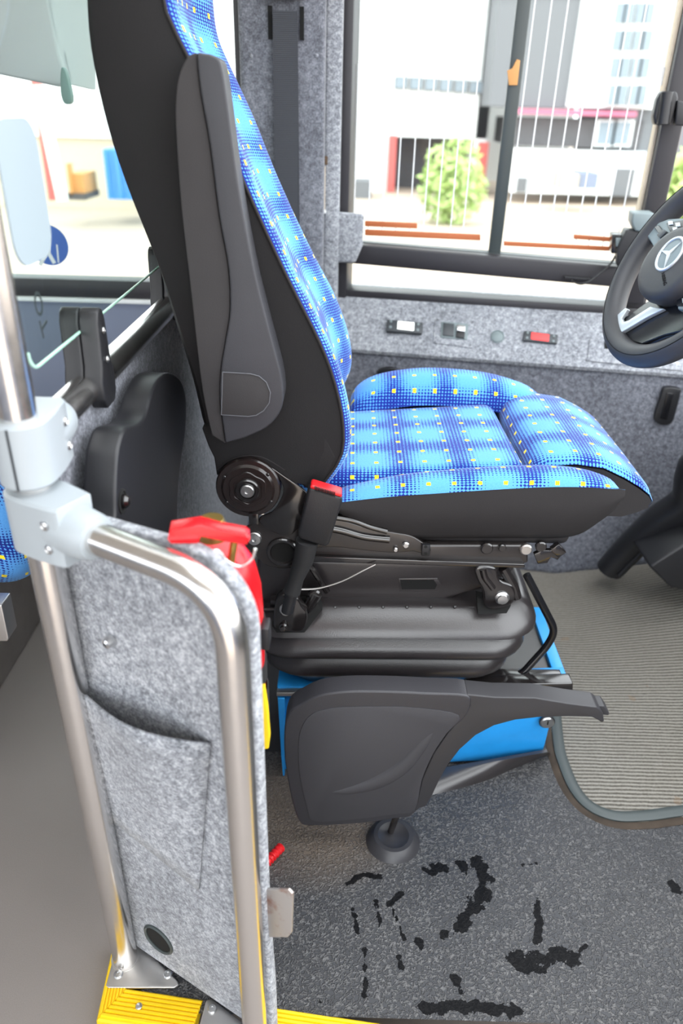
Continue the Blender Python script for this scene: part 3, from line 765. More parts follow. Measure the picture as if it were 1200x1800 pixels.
# partition rail, running back to the window wall
RX = PX
rail = tube('partition_rail', [(PX, PY + 0.035, ZR), (PX + 0.01, 1.3, ZR), (PX + 0.03, 2.125, ZR)], 0.0195, 'stainless', None, 28)
tag(rail, 'horizontal stainless rail running from the post to the window wall', 'rail')
pp = prism('partition_panel', [(PX - 0.012 + 0.03 * 0, PY + 0.03, 0.05), (PX + 0.012, 2.12, 0.05), (PX + 0.012, 2.12, ZR - 0.012), (PX - 0.012, PY + 0.03, ZR - 0.012)], (0.02, 0, 0), 'felt_dark', None, bev=0.006, seg=3)
tag(pp, 'dark grey felt partition panel hanging below the rail behind the driver', 'partition')
# glass screen on the rail
SX = PX + 0.006
g0 = AX(56, 632, SX); 
gz = 0.998
gs = empty('glass_screen', (SX, 1.3, gz), 'clear greenish glass screen above the partition rail with a frosted sheet', 'glass screen')
gy0, gy1 = PY + 0.036, 2.05
oy = []
for k in range(7):
    a = math.radians(180 + 90 * k / 6); oy.append((gy0 + 0.02 + 0.02 * math.cos(a), gz + 0.02 + 0.02 * math.sin(a)))
oy += [(gy1, gz), (gy1, 1.75), (gy0, 1.75)]
prism('pane', [(SX - 0.003, y, z) for y, z in oy], (0.006, 0, 0), 'screen_glass', gs)
tube('polished_edge', [(SX, y, z) for y, z in oy[:7] + [(gy1, gz)]], 0.0019, 'glass_edge', gs, 8)
fl = []
f0, f1 = AX(-90, 206, SX + 0.005), AX(82, 330, SX + 0.005)
b0 = AX(30, 466, SX + 0.005); yr = AX(92, 430, SX + 0.005).y
zt, zbm = AX(60, 206, SX + 0.005).z, AX(80, 452, SX + 0.005).z
for y, z in rrect(gy0 - 0.0, yr, zbm, zt, 0.028): fl.append((SX + 0.004, y, z))
prism('frosted_sheet', fl, (0.002, 0, 0), 'window_film', gs)
for yb, lb in ((AX(150, 600, PX + 0.01).y + 0.01, 'black plastic bracket gripping the glass screen near the post'), (AX(272, 500, PX + 0.012).y + 0.10, 'black plastic bracket gripping the glass screen beside the seat back')):
    e = empty('screen_bracket', (PX + 0.006, yb, ZR), lb, 'bracket', 'brackets on the partition rail')
    for sg in (-1, 1):
        x0 = PX + 0.006 + sg * 0.0002
        o_ = [(x0, yb + y, ZR + z) for y, z in ((-0.026, -0.012), (-0.027, 0.012), (-0.019, 0.030), (-0.015, 0.085), (-0.010, 0.097), (0.0, 0.101), (0.010, 0.097), (0.015, 0.085), (0.019, 0.030), (0.027, 0.012), (0.026, -0.012), (0.016, -0.026), (-0.016, -0.026))]
        prism('clamp_half', o_, (sg * 0.024, 0, 0), 'black_plastic', e, bev=0.003, seg=3)
    for z in (0.035, 0.072): screw('screw', (PX + 0.006 + 0.025, yb, ZR + z), (1, 0, 0), 0.0045, e)
# etched letters on the screen, reading from the passenger side
cu = bpy.data.curves.new('lettering', 'FONT'); cu.body = 'TO'; cu.size = 0.034; cu.extrude = 0.0003
cu.materials.append(MATS['dark_display'])
tx = text_mesh('lettering', cu, gs)
p = AX(80, 585, SX - 0.004) 
tx.matrix_local = Matrix.Translation(Vector((SX - 0.0045, p.y + 0.012, p.z)) - gs.location) @ Matrix(((0, 0, -1, 0), (-0.25, -1, 0, 0), (1, -0.1, 0, 0), (0, 0, 0, 1)))
# moulded cover on the partition
mx = PX + 0.02
co_ = [AX(x, y, mx + 0.045) for x, y in ((204, 905), (206, 815), (212, 775), (222, 752), (244, 745), (257, 728), (268, 690), (282, 662), (300, 655), (318, 668), (327, 700), (326, 760), (316, 830), (312, 905), (318, 960), (210, 960))]
mc = empty('moulded_cover', tuple(co_[0]), 'black moulded plastic cover with a curved edge on the felt partition', 'plastic cover')
prism('shell', cr(co_, 4, True), (-0.040, 0, 0), 'black_plastic', mc, bev=0.014, seg=5)
c = AX(216, 881, mx + 0.046)
lathe('bolt_recess', [(0.016, -0.001), (0.016, 0.0005), (0.013, 0.001), (0.012, -0.0005)], c, (1, 0, 0), 'black_void', mc); lathe('bolt', [(0.009, 0), (0.009, 0.004), (0.006, 0.008), (0.002, 0.009)], c, (1, 0, 0), 'black_metal', mc, 16)
# ---- fire extinguisher strapped behind the barrier panel
ext = empty('fire_extinguisher', tuple(PL(0.22, 0.35, -0.09)), 'red fire extinguisher strapped behind the felt barrier panel', 'fire extinguisher')
def EP(s, off): p = PL(s, 0, off); return p
ec = PL(sl - 0.101, 0, -0.016 - 0.062); er = 0.054
lathe('cylinder', [(0.02, 0.575), (er * 0.8, 0.58), (er, 0.60), (er, 0.72), (er * 0.97, 0.755), (er * 0.85, 0.785), (er * 0.6, 0.808), (er * 0.35, 0.818), (0.016, 0.820)], (ec.x, ec.y, 0), (0, 0, 1), 'red_paint', ext, 36)
lathe('neck', [(0.016, 0.815), (0.016, 0.838), (0.013, 0.845)], (ec.x, ec.y, 0), (0, 0, 1), 'brass', ext, 20)
h0, h1 = AZ(300, 924, 0.875), AZ(432, 938, 0.862)
hd = (h1 - h0); hd.z = 0; hd.normalize(); hs = Vector((-hd.y, hd.x, 0))
def lever(name, pts, wid, mat):
    o_ = [h0 + hd * a + Vector((0, 0, b)) - hs * wid / 2 for a, b in pts]; return prism(name, o_, hs * wid, mat, ext, bev=0.002, seg=2)
Lh = (h1 - h0).dot(hd)
lever('squeeze_lever', [(-0.003, -0.010), (0.0, 0.0), (0.03, 0.004), (Lh * 0.65, -0.003), (Lh, -0.010), (Lh + 0.004, -0.014), (Lh, -0.020), (Lh * 0.75, -0.016), (Lh * 0.35, -0.007), (0.03, -0.008), (0.026, -0.016), (0.0, -0.015)], 0.020, 'red_paint')
lever('carry_handle', [(0.0, -0.028), (0.035, -0.030), (0.05, -0.042), (0.07, -0.058), (0.05, -0.062), (0.0, -0.045)], 0.022, 'red_paint')
tube('safety_ring', cr([h0 + hd * a + Vector((0, 0, b)) - hs * 0.016 for a, b in ((0.028, -0.03), (0.045, -0.022), (0.055, -0.036), (0.068, -0.042), (0.080, -0.034), (0.084, -0.022))], 5), 0.0016, 'stainless', ext, 8)
tube('valve_rod', [h0 + hd * (Lh - 0.012) + Vector((0, 0, -0.02)), h0 + hd * (Lh - 0.022) + Vector((0, 0, -0.075))], 0.004, 'brass', ext, 10)
lathe('holder_cup', [(0.02, 0.53), (er + 0.004, 0.535), (er + 0.004, 0.60), (er + 0.002, 0.60), (er + 0.001, 0.54), (0.02, 0.54)], (ec.x, ec.y, 0), (0, 0, 1), 'black_strap', ext, 30)
for z in (0.69, 0.63):
    lathe('strap', [(er + 0.0005, z - 0.013), (er + 0.0025, z - 0.013), (er + 0.0025, z + 0.013), (er + 0.0005, z + 0.013)], (ec.x, ec.y, 0), (0, 0, 1), 'black_strap', ext, 30)
q = A(458, 1158, (ec.y)); q = Vector((ec.x + er + 0.004, ec.y - 0.012, 0.695))
obox('strap_buckle', q, (0.005, 0, 0), (0, 0.012, 0), (0, 0, 0.016), 'black_plastic', ext, bev=0.002)
yo = [A(x, y, 0.68) for x, y in ((452, 1216), (464, 1212), (470, 1250), (474, 1300), (472, 1316), (462, 1318), (455, 1290))]
prism('bracket_clip', yo, (0, 0.012, 0), 'yellow_plastic', ext, bev=0.001)
# ================================================================ driver seat
YN, YF = 1.09, 1.55; YC = (YN + YF) / 2; HW = (YF - YN) / 2
seat = empty('driver_seat', (0.1, YC, 0.25), 'blue patterned driver seat with dark side panels on a black suspension bellows', 'driver seat')
# ---- backrest
Bp = px([(372, 812), (352, 765), (331, 680), (300, 580), (265, 470), (210, 330), (175, 220), (150, 100), (143, 0)], YN + 0.01) 
Bp = [Vector((p.x, 0, p.z)) for p in Bp] + [Vector((-0.322, 0, 1.45)), Vector((-0.295, 0, 1.53)), Vector((-0.27, 0, 1.555))]
Ep = px([(562, 856), (598, 805), (603, 750), (590, 680), (563, 605), (502, 482), (439, 345), (385, 215), (325, 90), (287, 0)], YN)
Ep = [Vector((p.x, 0, p.z)) for p in Ep] + [Vector((-0.235, 0, 1.45)), Vector((-0.245, 0, 1.53)), Vector((-0.255, 0, 1.555))]
def resample(P, n):
    Q = cr(P, 10); L = [0]
    for a, b in zip(Q, Q[1:]): L.append(L[-1] + (b - a).length)
    out, j = [], 0
    for i in range(n):
        t = L[-1] * i / (n - 1)
        while j < len(L) - 2 and L[j + 1] < t: j += 1
        f = (t - L[j]) / max(1e-9, L[j + 1] - L[j]); out.append(Q[j].lerp(Q[j + 1], min(1, f)))
    return out
NR = 40
Br, Er = resample(Bp, NR), resample(Ep, NR)
sh, fc, arc = [], [], [0.0]
for i in range(NR):
    B, E = Br[i], Er[i]; n = (E - B); L = n.length; n.normalize()
    t = i / (NR - 1); hw = (HW - 0.015 * min(1, max(0, (t - 0.25) / 0.3))) * (1 - 0.35 * max(0, (t - 0.86) / 0.14) ** 1.5)
    if i: arc.append(arc[-1] + (Er[i] - Er[i - 1]).length)
    def q(d, y): return Vector((B.x + n.x * d, YN + hw + y, B.z + n.z * d))
    side = [(L, -hw), (0.75 * L, -hw - 0.004), (0.45 * L, -hw - 0.003), (0.2 * L, -hw + 0.001), (0.07 * L, -hw + 0.007), (0.012, -hw + 0.018), (0.0, -hw + 0.05), (0.0, -0.05)]
    lag = 0.016 * min(1, max(0, (t - 0.12) / 0.2))
    sh.append([q(d, y) for d, y in side] + [q(d - (lag if d > 0.5 * L else 0), -y) for d, y in reversed(side)])
    b = 1.0 if t < 0.8 else max(0.2, 1 - (t - 0.8) * 4)
    fr_ = [(L, -hw), (L + 0.007 * b, -hw + 0.003), (L + 0.013 * b, -hw + 0.014), (L + 0.014 * b, -hw + 0.030), (L + 0.006 * b, -hw + 0.056), (L - 0.010, -hw + 0.080), (L - 0.018, -hw + 0.10), (L - 0.018, -0.05)]
    lag = 0.016 * min(1, max(0, (t - 0.12) / 0.2))
    fc.append([q(d - lag * (y + hw) / (2 * hw), y) for d, y in fr_ + [(d, -y) for d, y in reversed(fr_)]])
loft('backrest_shell', sh, 'dark_fabric', seat, closed=False)
def uv_back(p):
    k = min(range(NR), key=lambda i: abs(Er[i].z - p.z)); return (p.y * 1.0 + 0.013, arc[k] + (p.z - Er[k].z) * 1.02 + 0.01)
# front upholstery with its own arc-length mapping
def strip_uv_mesh(name, rings, mat, parent):
    n = len(rings[0]); vs = [p for r in rings for p in r]; fs = []; uvs = {}
    for i, r in enumerate(rings):
        s = 0.0
        for k in range(n):
            if k: s += (r[k] - r[k - 1]).length
            uvs[i * n + k] = (s, arc[i])
    off = parent_world(parent)
    for i in range(len(rings) - 1):
        for k in range(n - 1): fs.append((i * n + k, i * n + k + 1, (i + 1) * n + k + 1, (i + 1) * n + k))
    me = bpy.data.meshes.new(name); me.from_pydata([v - off for v in vs], [], fs)
    ul = me.uv_layers.new(name='uv')
    for lp in me.loops: ul.data[lp.index].uv = uvs[lp.vertex_index]
    me.polygons.foreach_set('use_smooth', [True] * len(fs)); me.materials.append(MATS[mat])
    o = link(bpy.data.objects.new(name, me), parent); md = o.modifiers.new('s', 'SUBSURF'); md.levels = 1; md.render_levels = 1
    return o
fo = strip_uv_mesh('backrest_upholstery', fc, 'blue_fabric', seat); fo['label'] = 'blue plush with navy checks and yellow dots'
tube('seam_piping', [Vector((E.x, YN - 0.001, E.z)) for E in Er], 0.0022, 'side_fabric', seat, 8)
plate('backrest_skirt', [(354, 752), (366, 785), (376, 805), (381, 838), (394, 820), (415, 808), (440, 804), (470, 812), (505, 834), (540, 860), (566, 853), (590, 805), (560, 740), (420, 730)], YN - 0.002, 0.03, 'dark_fabric', seat, bev=0.003)
tube('skirt_seam', cr(px([(382, 826), (398, 812), (420, 803), (445, 801), (470, 808), (500, 826)], YN - 0.003), 4), 0.0012, 'side_fabric', seat, 6)
# ---- folded-up armrest on the near side
YA = 1.035
crease = [(345, 92), (352, 160), (368, 250), (385, 380), (401, 470), (404, 545), (396, 600), (388, 650), (386, 700), (392, 752), (396, 780)]
left = [(372, 766), (356, 690), (345, 600), (334, 500), (320, 380), (312, 280), (308, 200), (311, 150), (318, 122), (330, 98)]
right = [(430, 770), (468, 752), (490, 728), (498, 700), (494, 660), (484, 620), (468, 560), (448, 480), (432, 400), (418, 320), (407, 240), (398, 170), (391, 125), (384, 104), (368, 95)]
arm = empty('armrest', tuple(A(400, 700, YA) - Vector(seat.location))); arm.parent = seat
def smooth_px(pts, Y, n=4): return cr(px(pts, Y), n)
o1 = smooth_px(crease, YA + 0.006) + smooth_px(left, YA + 0.006)
prism('armrest_body', o1, (0, 0.046, 0), 'arm_fabric', arm, bev=0.010, seg=4)
o2 = smooth_px(crease, YA) + smooth_px(right, YA)
prism('armrest_pad', o2, (0, 0.052, 0), 'arm_pad', arm, bev=0.010, seg=4)
capo = px([(391, 654), (440, 657), (455, 661), (468, 672), (475, 690), (473, 708), (463, 722), (450, 730), (436, 732), (389, 729)], YA - 0.0025)
prism('pivot_cover', capo, (0, 0.006, 0), 'arm_fabric', arm, bev=0.0015, seg=2)
tube('cover_outline', [p + Vector((0, -0.0003, 0)) for p in capo] + [capo[0]], 0.0008, 'emboss_line', arm, 6)
# ---- cushion
TL = 0.085                                                               # the seat pan rises towards the front
def cz(x, z): return z + (x - 0.1) * TL
def uvc(p): return (p.x * 1.0 + 0.004, p.y + p.z * 0.6 + 0.01)
def pillow(name, x0, x1, y0, y1, z0, z1, r, mat, crown=0.012, sk=0.0, nx_=14, ny_=10, rear=0):
    """rounded upholstered block, crowned top, tilted with the seat pan"""
    rings = []
    prof = [(0.35, 0.0), (0.08, 0.0), (0.0, 0.12), (0.0, 0.55), (0.03, 0.78), (0.12, 0.92), (0.3, 0.99), (0.6, 1.0), (1.0, 1.0)]
    for ins, hh in prof:
        g = ins * r * 2.2
        ring = rrect(x0 + g, x1 - g, y0 + g, y1 - g, max(0.004, r - g * 0.6), 5)
        out_ = []
        for x, y in ring:
            u, v = (x - x0) / (x1 - x0), (y - y0) / (y1 - y0)
            z = z0 + (z1 - z0) * hh + (crown * math.sin(math.pi * max(0, min(1, u))) * math.sin(math.pi * max(0, min(1, v))) if hh > 0.7 else 0)
            out_.append(Vector((x + sk * (y - y0), y, cz(x, z))))
        rings.append(out_)
    # close the top as a fan of shrinking rings
    c = sum(rings[-1], Vector()) / len(rings[-1])
    for f in (0.6, 0.25): rings.append([c.lerp(p, f) + Vector((0, 0, crown * (1 - f) * 0.35)) for p in rings[-1 if f == 0.6 else -2]] )
    return loft(name, rings, mat, seat, uv=uvc, angle=3.0)
pillow('seat_insert', -0.09, 0.318, 1.145, 1.46, 0.60, 0.704, 0.022, 'blue_fabric', 0.010, sk=-0.03)
# side bolsters: swept cross sections, blue top and dark side panel
def bolster(name, xs, tops, inner, outer, seam, bot, near):
    """xs stations; tops peak height; seam height where blue meets dark; bot lower edge"""
    top_r, side_r = [], []
    sg = 1 if near else -1
    for x, zt_, zs, zb_, wi in zip(xs, tops, seam, bot, inner):
        yo_ = outer; w_ = wi
        ring = [(yo_, zs), (yo_ + sg * 0.004, zs + (zt_ - zs) * 0.45), (yo_ + sg * 0.016, zs + (zt_ - zs) * 0.82), (yo_ + sg * 0.036, zt_), (yo_ + sg * w_ * 0.72, zt_ - 0.006), (yo_ + sg * w_ * 0.93, zt_ - 0.022), (yo_ + sg * w_, zt_ - 0.06)]
        top_r.append([Vector((x, y, z)) for y, z in ring])
        m = (zs + zb_) / 2
        sr = [(yo_ + sg * 0.001, zs + 0.001), (yo_ - sg * 0.003, zs * 0.7 + zb_ * 0.3), (yo_ - sg * 0.002, m), (yo_ + sg * 0.006, zb_ + (zs - zb_) * 0.15), (yo_ + sg * 0.018, zb_), (yo_ + sg * 0.06, zb_)]
        side_r.append([Vector((x, y, z)) for y, z in sr])
    return top_r, side_r
def smooth_stations(pts, n=5): return cr([Vector(p) for p in pts], n)
# near bolster stations from the photograph's side view: x, top, seam, bottom
def st(xp, yt, ys, yb, Y=YN):
    a, b, c = A(xp, yt, Y + 0.035), A(xp, ys, Y), A(xp, yb, Y); return (b.x, a.z, b.z), (c.z, 0, 0)
S_ = [st(572, 872, 886, 896), st(600, 860, 883, 912), st(640, 850, 878, 938), st(700, 838, 872, 953), st(760, 831, 868, 956), (st(850, 824, 862, 956)), st(940, 820, 857, 956), st(1000, 822, 856, 956), st(1042, 828, 857, 949), st(1072, 837, 859, 928), st(1090, 847, 860, 906), st(1099, 857, 861, 888)]
s1 = smooth_stations([a for a, b in S_], 4); s2 = smooth_stations([b for a, b in S_], 4)
tr, sr = bolster('', [v.x for v in s1], [v.y for v in s1], [0.075] * len(s1), YN, [v.z for v in s1], [v.x for v in s2], True)
loft('near_bolster', tr, 'blue_fabric', seat, closed=False, uv=uvc, angle=3.0)
loft('near_side_panel', sr, 'side_fabric', seat, closed=False, angle=3.0)
xs = [s.x for s in s1]
FB = [(612, 716, 0.0), (625, 682, 0), (660, 660, 0), (720, 649, 0), (780, 648, 0), (850, 655, 0), (900, 668, 0), (935, 684, 0), (975, 720, 0)]
fb = [A(x, y, YF - 0.04) for x, y, _ in FB]; f1 = smooth_stations([(p.x, p.z, 0) for p in fb], 4)
xs = [v.x for v in f1]; tops = [v.y for v in f1]
tr, sr = bolster('', xs, tops, [0.10] * len(xs), YF, [z - 0.04 for z in tops], [cz(x, 0.59) for x in xs], False)
loft('far_bolster', tr, 'blue_fabric', seat, closed=False, uv=uvc, angle=3.0)
loft('far_side_panel', sr, 'side_fabric', seat, closed=False, angle=3.0)
# cushion core under the insert, front edge and sliding extension
box('cushion_base', (-0.10, YN + 0.02, 0.585), (0.40, YF - 0.02, 0.625), 'side_fabric', seat, bev=0.015, seg=3)
EY0, EY1 = 1.165, 1.50
er_ = []
pr_ = [(0.345, 0.645), (0.328, 0.67), (0.322, 0.70), (0.332, 0.722), (0.352, 0.733), (0.40, 0.737), (0.45, 0.731), (0.490, 0.713), (0.520, 0.696), (0.540, 0.676), (0.548, 0.658), (0.543, 0.644)]
pb_ = [(0.525, 0.634), (0.50, 0.625), (0.42, 0.625), (0.36, 0.635)]
def sect(y, g):
    cxm, czm = 0.44, 0.685
    return [Vector((cxm + (x - cxm) * g, y, czm + (z - czm) * g)) for x, z in pr_]
def sect2(y, g):
    cxm, czm = 0.44, 0.685
    return [Vector((cxm + (x - cxm) * g, y, czm + (z - czm) * g)) for x, z in [pr_[-1]] + pb_ + [pr_[0]]]
ys_ = [(EY0 + 0.012, 0.90), (EY0 + 0.003, 0.955), (EY0, 0.975), (EY0 + 0.012, 0.992), (EY0 + 0.05, 1.0), (YC, 1.015), (EY1 - 0.05, 1.0), (EY1 - 0.012, 0.99), (EY1, 0.96)]
arc_x = [0.0]
for a, b in zip(pr_, pr_[1:]): arc_x.append(arc_x[-1] + math.hypot(b[0] - a[0], b[1] - a[1]))
def uve(p):
    k = min(range(len(pr_)), key=lambda i: (pr_[i][0] - p.x) ** 2 + (pr_[i][1] - p.z) ** 2); return (arc_x[k] + 0.03, p.y + 0.01)
ys_ = [(EY0 - 0.006, 0.990, 0.015), (EY0 - 0.003, 0.993, 0.009), (EY0 + 0.004, 0.995, 0.004), (EY0 + 0.018, 0.998, 0.001), (EY0 + 0.06, 1.0, 0), (YC, 1.015, 0), (EY1 - 0.05, 1.0, 0), (EY1 - 0.012, 0.99, 0.004), (EY1, 0.97, 0.015)]
def sectd(y, g, dz): return [p - Vector((0, 0, dz * min(1, max(0, (p.z - 0.645) / 0.05)))) for p in sect(y, g)]
exr = [sectd(y, g, dz) for y, g, dz in ys_]
ext_o = strip = loft('thigh_extension', exr, 'blue_fabric', seat, closed=False, uv=None, angle=3.0)
me = ext_o.data; ul = me.uv_layers.new(name='uv'); npr = len(pr_)
for lp in me.loops:
    i = lp.vertex_index; ul.data[lp.index].uv = (arc_x[i % npr] + 0.03, exr[i // npr][0].y + 0.012)
# dark ends and underside of the extension
ring_end = sectd(EY0 - 0.0055, 0.990, 0.015) + sect2(EY0 - 0.0055, 0.990)[1:-1]
far_end = sectd(EY1, 0.96, 0.015) + sect2(EY1, 0.96)[1:-1]
loft('extension_underside', [[p for p in ring_end], [p for p in far_end]], 'side_fabric', seat, angle=0.8).location.z = -0.004
# ---- recliner and side frame on the near side
rc = A(436, 858, YN - 0.012)
rec = empty('recliner', tuple(rc - Vector(seat.location))); rec.parent = seat
Yd = (0, -1, 0)
lathe('recliner_disc', [(0.053, -0.02), (0.053, 0.0), (0.051, 0.003), (0.044, 0.0035), (0.040, 0.0065), (0.0, 0.0068)], rc, Yd, 'brown_black_metal', rec, 40)
lathe('lobed_plate', [(0.031, 0.006), (0.031, 0.0075), (0.030, 0.0085), (0.024, 0.0085), (0.023, 0.0075)], rc, Yd, 'brown_black_metal', rec, 40, wav=(0.06, 6))
lathe('hub', [(0.020, 0.006), (0.020, 0.010), (0.018, 0.012), (0.014, 0.012), (0.013, 0.009)], rc, Yd, 'black_metal', rec, 32)
lathe('bolt', [(0.0115, 0.008), (0.0115, 0.013), (0.0100, 0.0145), (0.004, 0.0145), (0.0035, 0.012)], rc, Yd, 'bolt_steel', rec, 24)
for ang in (40, 150, 215, 330):
    p = rc + Vector((math.cos(math.radians(ang)) * 0.043, -0.0045, math.sin(math.radians(ang)) * 0.043)); lathe('rivet', [(0.003, 0), (0.003, 0.0012), (0.0018, 0.002)], p, Yd, 'black_metal', rec, 12)
obox('stop_tab', rc + Vector((0.008, -0.004, -0.054)), (0.008, 0, 0), (0, 0.004, 0), (0, 0, 0.010), 'black_metal', rec, bev=0.001)
# recliner bracket and lower side plates
plate('upper_bracket', [(470, 818), (500, 838), (534, 862), (548, 880), (545, 900), (528, 925), (505, 942), (470, 930), (455, 912), (478, 900), (492, 880), (498, 858), (488, 838)], YN - 0.008, 0.006, 'black_metal', seat, bev=0.0018, n=3)
plate('lower_bracket', [(425, 935), (455, 915), (500, 915), (530, 900), (550, 912), (552, 960), (545, 992), (520, 998), (492, 1000), (462, 992), (448, 975), (430, 962), (424, 948)], YN - 0.002, 0.010, 'lit_plate_metal', seat, bev=0.003, n=3)
plate('side_plate', [(532, 905), (590, 912), (640, 926), (690, 936), (722, 942), (745, 956), (757, 968), (752, 978), (728, 970), (690, 972), (640, 968), (590, 962), (545, 962), (530, 950)], YN + 0.004, 0.008, 'lit_plate_metal', seat, bev=0.002, n=3)
tube('pressed_rib', cr(px([(560, 925), (600, 932), (640, 943), (684, 948)], YN + 0.003), 5), 0.007, 'black_metal', seat, 12)
tube('pressed_rib', cr(px([(580, 908), (620, 915), (650, 926), (680, 934)], YN + 0.003), 5), 0.005, 'black_metal', seat, 12)
for x, y, r in ((713, 957, 0.006), (695, 965, 0.0042)): lathe('rivet', [(r, 0), (r, 0.003), (r * 0.7, 0.005)], A(x, y, YN + 0.003), Yd, 'bolt_steel', seat, 14)
obox('cable_clip', A(748, 966, YN - 0.002), (0.007, 0, 0), (0, 0.004, 0), (0, 0, 0.011), 'black_plastic', seat, bev=0.0015)
for y in (961, 973): lathe('clip_hole', [(0.0028, 0), (0.0028, 0.0008)], A(748, y, YN - 0.006), Yd, 'black_void', seat, 12)
b = A(447, 946, YN - 0.003); lathe('hex_bolt', [(0.0125, 0), (0.0125, 0.002), (0.0105, 0.0035), (0.0105, 0.006), (0.004, 0.0065), (0.0035, 0.004)], b, Yd, 'bolt_steel', seat, 24)
b = A(497, 970, YN - 0.003); lathe('pivot_ring', [(0.028, -0.001), (0.028, 0.003), (0.026, 0.005), (0.022, 0.005), (0.020, 0.001)], b, Yd, 'black_metal', seat, 32); lathe('pivot_hollow', [(0.0205, 0.0), (0.0205, 0.0015), (0.0, 0.0012)], b, Yd, 'black_void', seat, 24)
# long side rail
q = [A(540, 958, YN + 0.012), A(928, 958, YN + 0.012), A(928, 990, YN + 0.012), A(905, 994, YN + 0.012), A(540, 984, YN + 0.012)]
prism('side_rail', q, (0, 0.03, 0), 'lit_plate_metal', seat, bev=0.004, seg=3)
prism('rail_flange', [A(538, 978, YN + 0.002), A(922, 992, YN + 0.002), A(922, 999, YN + 0.002), A(538, 988, YN + 0.002)], (0, 0.03, 0), 'black_metal', seat, bev=0.0015)
for x, y, r in ((855, 963, 0.011), (882, 962, 0.007), (924, 965, 0.0105), (950, 960, 0.010)): lathe('rail_stud', [(r, -0.002), (r, 0.003), (r * 0.8, 0.005)], A(x, y, YN + 0.010), Yd, 'black_metal' if r < 0.0105 or x < 900 else 'steel_plate', seat, 18)
plate('front_tab', [(938, 975), (952, 968), (968, 968), (976, 958), (986, 962), (988, 975), (980, 985), (968, 980), (962, 990), (945, 992)], YN + 0.006, 0.01, 'black_metal', seat, bev=0.0015)
obox('tab_end', A(980, 966, YN + 0.004), (0.006, 0, 0.006), (0, 0.006, 0), (-0.008, 0, 0.008), 'black_metal', seat, bev=0.0015)
# ---- seat belt buckle
bk = empty('belt_buckle', tuple(A(560, 905, 1.05) - Vector(seat.location))); bk.parent = seat
YBK = 1.035
prism('buckle_housing', px([(541, 862), (545, 857), (600, 874), (601, 884), (578, 958), (570, 962), (528, 948), (523, 940)], YBK), (0, 0.026, 0), 'black_plastic', bk, bev=0.004, seg=3)
prism('release_button', px([(545, 855), (549, 853), (600, 868), (601, 875), (572, 867), (545, 859)], YBK - 0.001), (0, 0.024, 0), 'red_plastic', bk, bev=0.002)
for i in range(14):
    t = i / 13; p = A(554 + 34 * t, 858.5 + 10 * t, YBK - 0.0015); obox('grip_rib', p, (0.0007, 0, 0), (0, 0.004, 0), (0, 0, 0.0035), 'black_void', bk)
tube('buckle_boot', px([(540, 950), (533, 985), (520, 1018), (513, 1040)], YBK + 0.013), [0.019, 0.017, 0.013, 0.015], 'black_strap', bk, 16)
tube('buckle_stalk', px([(517, 1020), (505, 1075)], YBK + 0.016), 0.011, 'black_plastic', bk, 14)
# ---- suspension: upper housing, bellows, linkage
box('suspension_deck', (-0.13, 1.125, 0.425), (0.31, 1.5, 0.4425), 'bellows_rubber', seat, bev=0.006)
hs_ = [A(452, 1058, 1.142), A(755, 1062, 1.142), A(850, 1036, 1.142), A(905, 1005, 1.142), A(900, 985, 1.142), A(452, 985, 1.142)]
prism('suspension_housing', hs_, (0, 0.34, 0), 'bellows_rubber', seat, bev=0.008, seg=3)
prism('housing_slot', [A(703, 1020, 1.140), A(762, 1020, 1.140), A(768, 1028, 1.140), A(764, 1036, 1.140), A(706, 1036, 1.140)], (0, 0.004, 0), 'black_void', seat)
prism('slot_lip', [A(700, 1017, 1.1415), A(768, 1016, 1.1415), A(776, 1028, 1.1415), A(770, 1040, 1.1415), A(702, 1040, 1.1415)], (0, 0.003, 0), 'bellows_rubber', seat, bev=0.001)
levels = [(0.4415, 0.056, 0.0), (0.441, 0.045, 0.0), (0.436, 0.036, 0.0), (0.424, 0.022, 0.0), (0.411, 0.009, 0.0), (0.401, 0.002, 0.0), (0.394, 0.0, 0.001), (0.388, 0.008, 0.003), (0.384, 0.034, 0.005), (0.376, 0.028, 0.008), (0.362, 0.015, 0.010), (0.348, 0.006, 0.012), (0.340, 0.007, 0.014), (0.334, 0.016, 0.016), (0.329, 0.036, 0.018), (0.322, 0.030, 0.022), (0.308, 0.018, 0.026), (0.294, 0.014, 0.032), (0.284, 0.020, 0.036), (0.266, 0.036, 0.040), (0.250, 0.044, 0.044)]
rings = []
for z, ins, sh_ in levels:
    rings.append([Vector((x, y, z + 0.006 * math.sin(4 * x + 0.6) + 0.012 * (x - 0.1))) for x, y in rrect(-0.18 + ins + sh_ * 0.6, 0.378 - ins * 0.6 - sh_, 1.078 + ins, 1.53 - ins, 0.08, 8)])
loft('bellows', rings, 'bellows_rubber', seat, angle=1.2)
tube('deck_edge', px([(455, 1071), (840, 1068)], 1.12), 0.004, 'bellows_rubber', seat, 10)
for i in range(8):
    p = A(505 + i * 42, 1068 - i * 0.2, 1.116); lathe('deck_rivet', [(0.003, 0), (0.003, 0.0015), (0.002, 0.0025)], p, (0, -0.8, 0.6), 'black_metal', seat, 10)
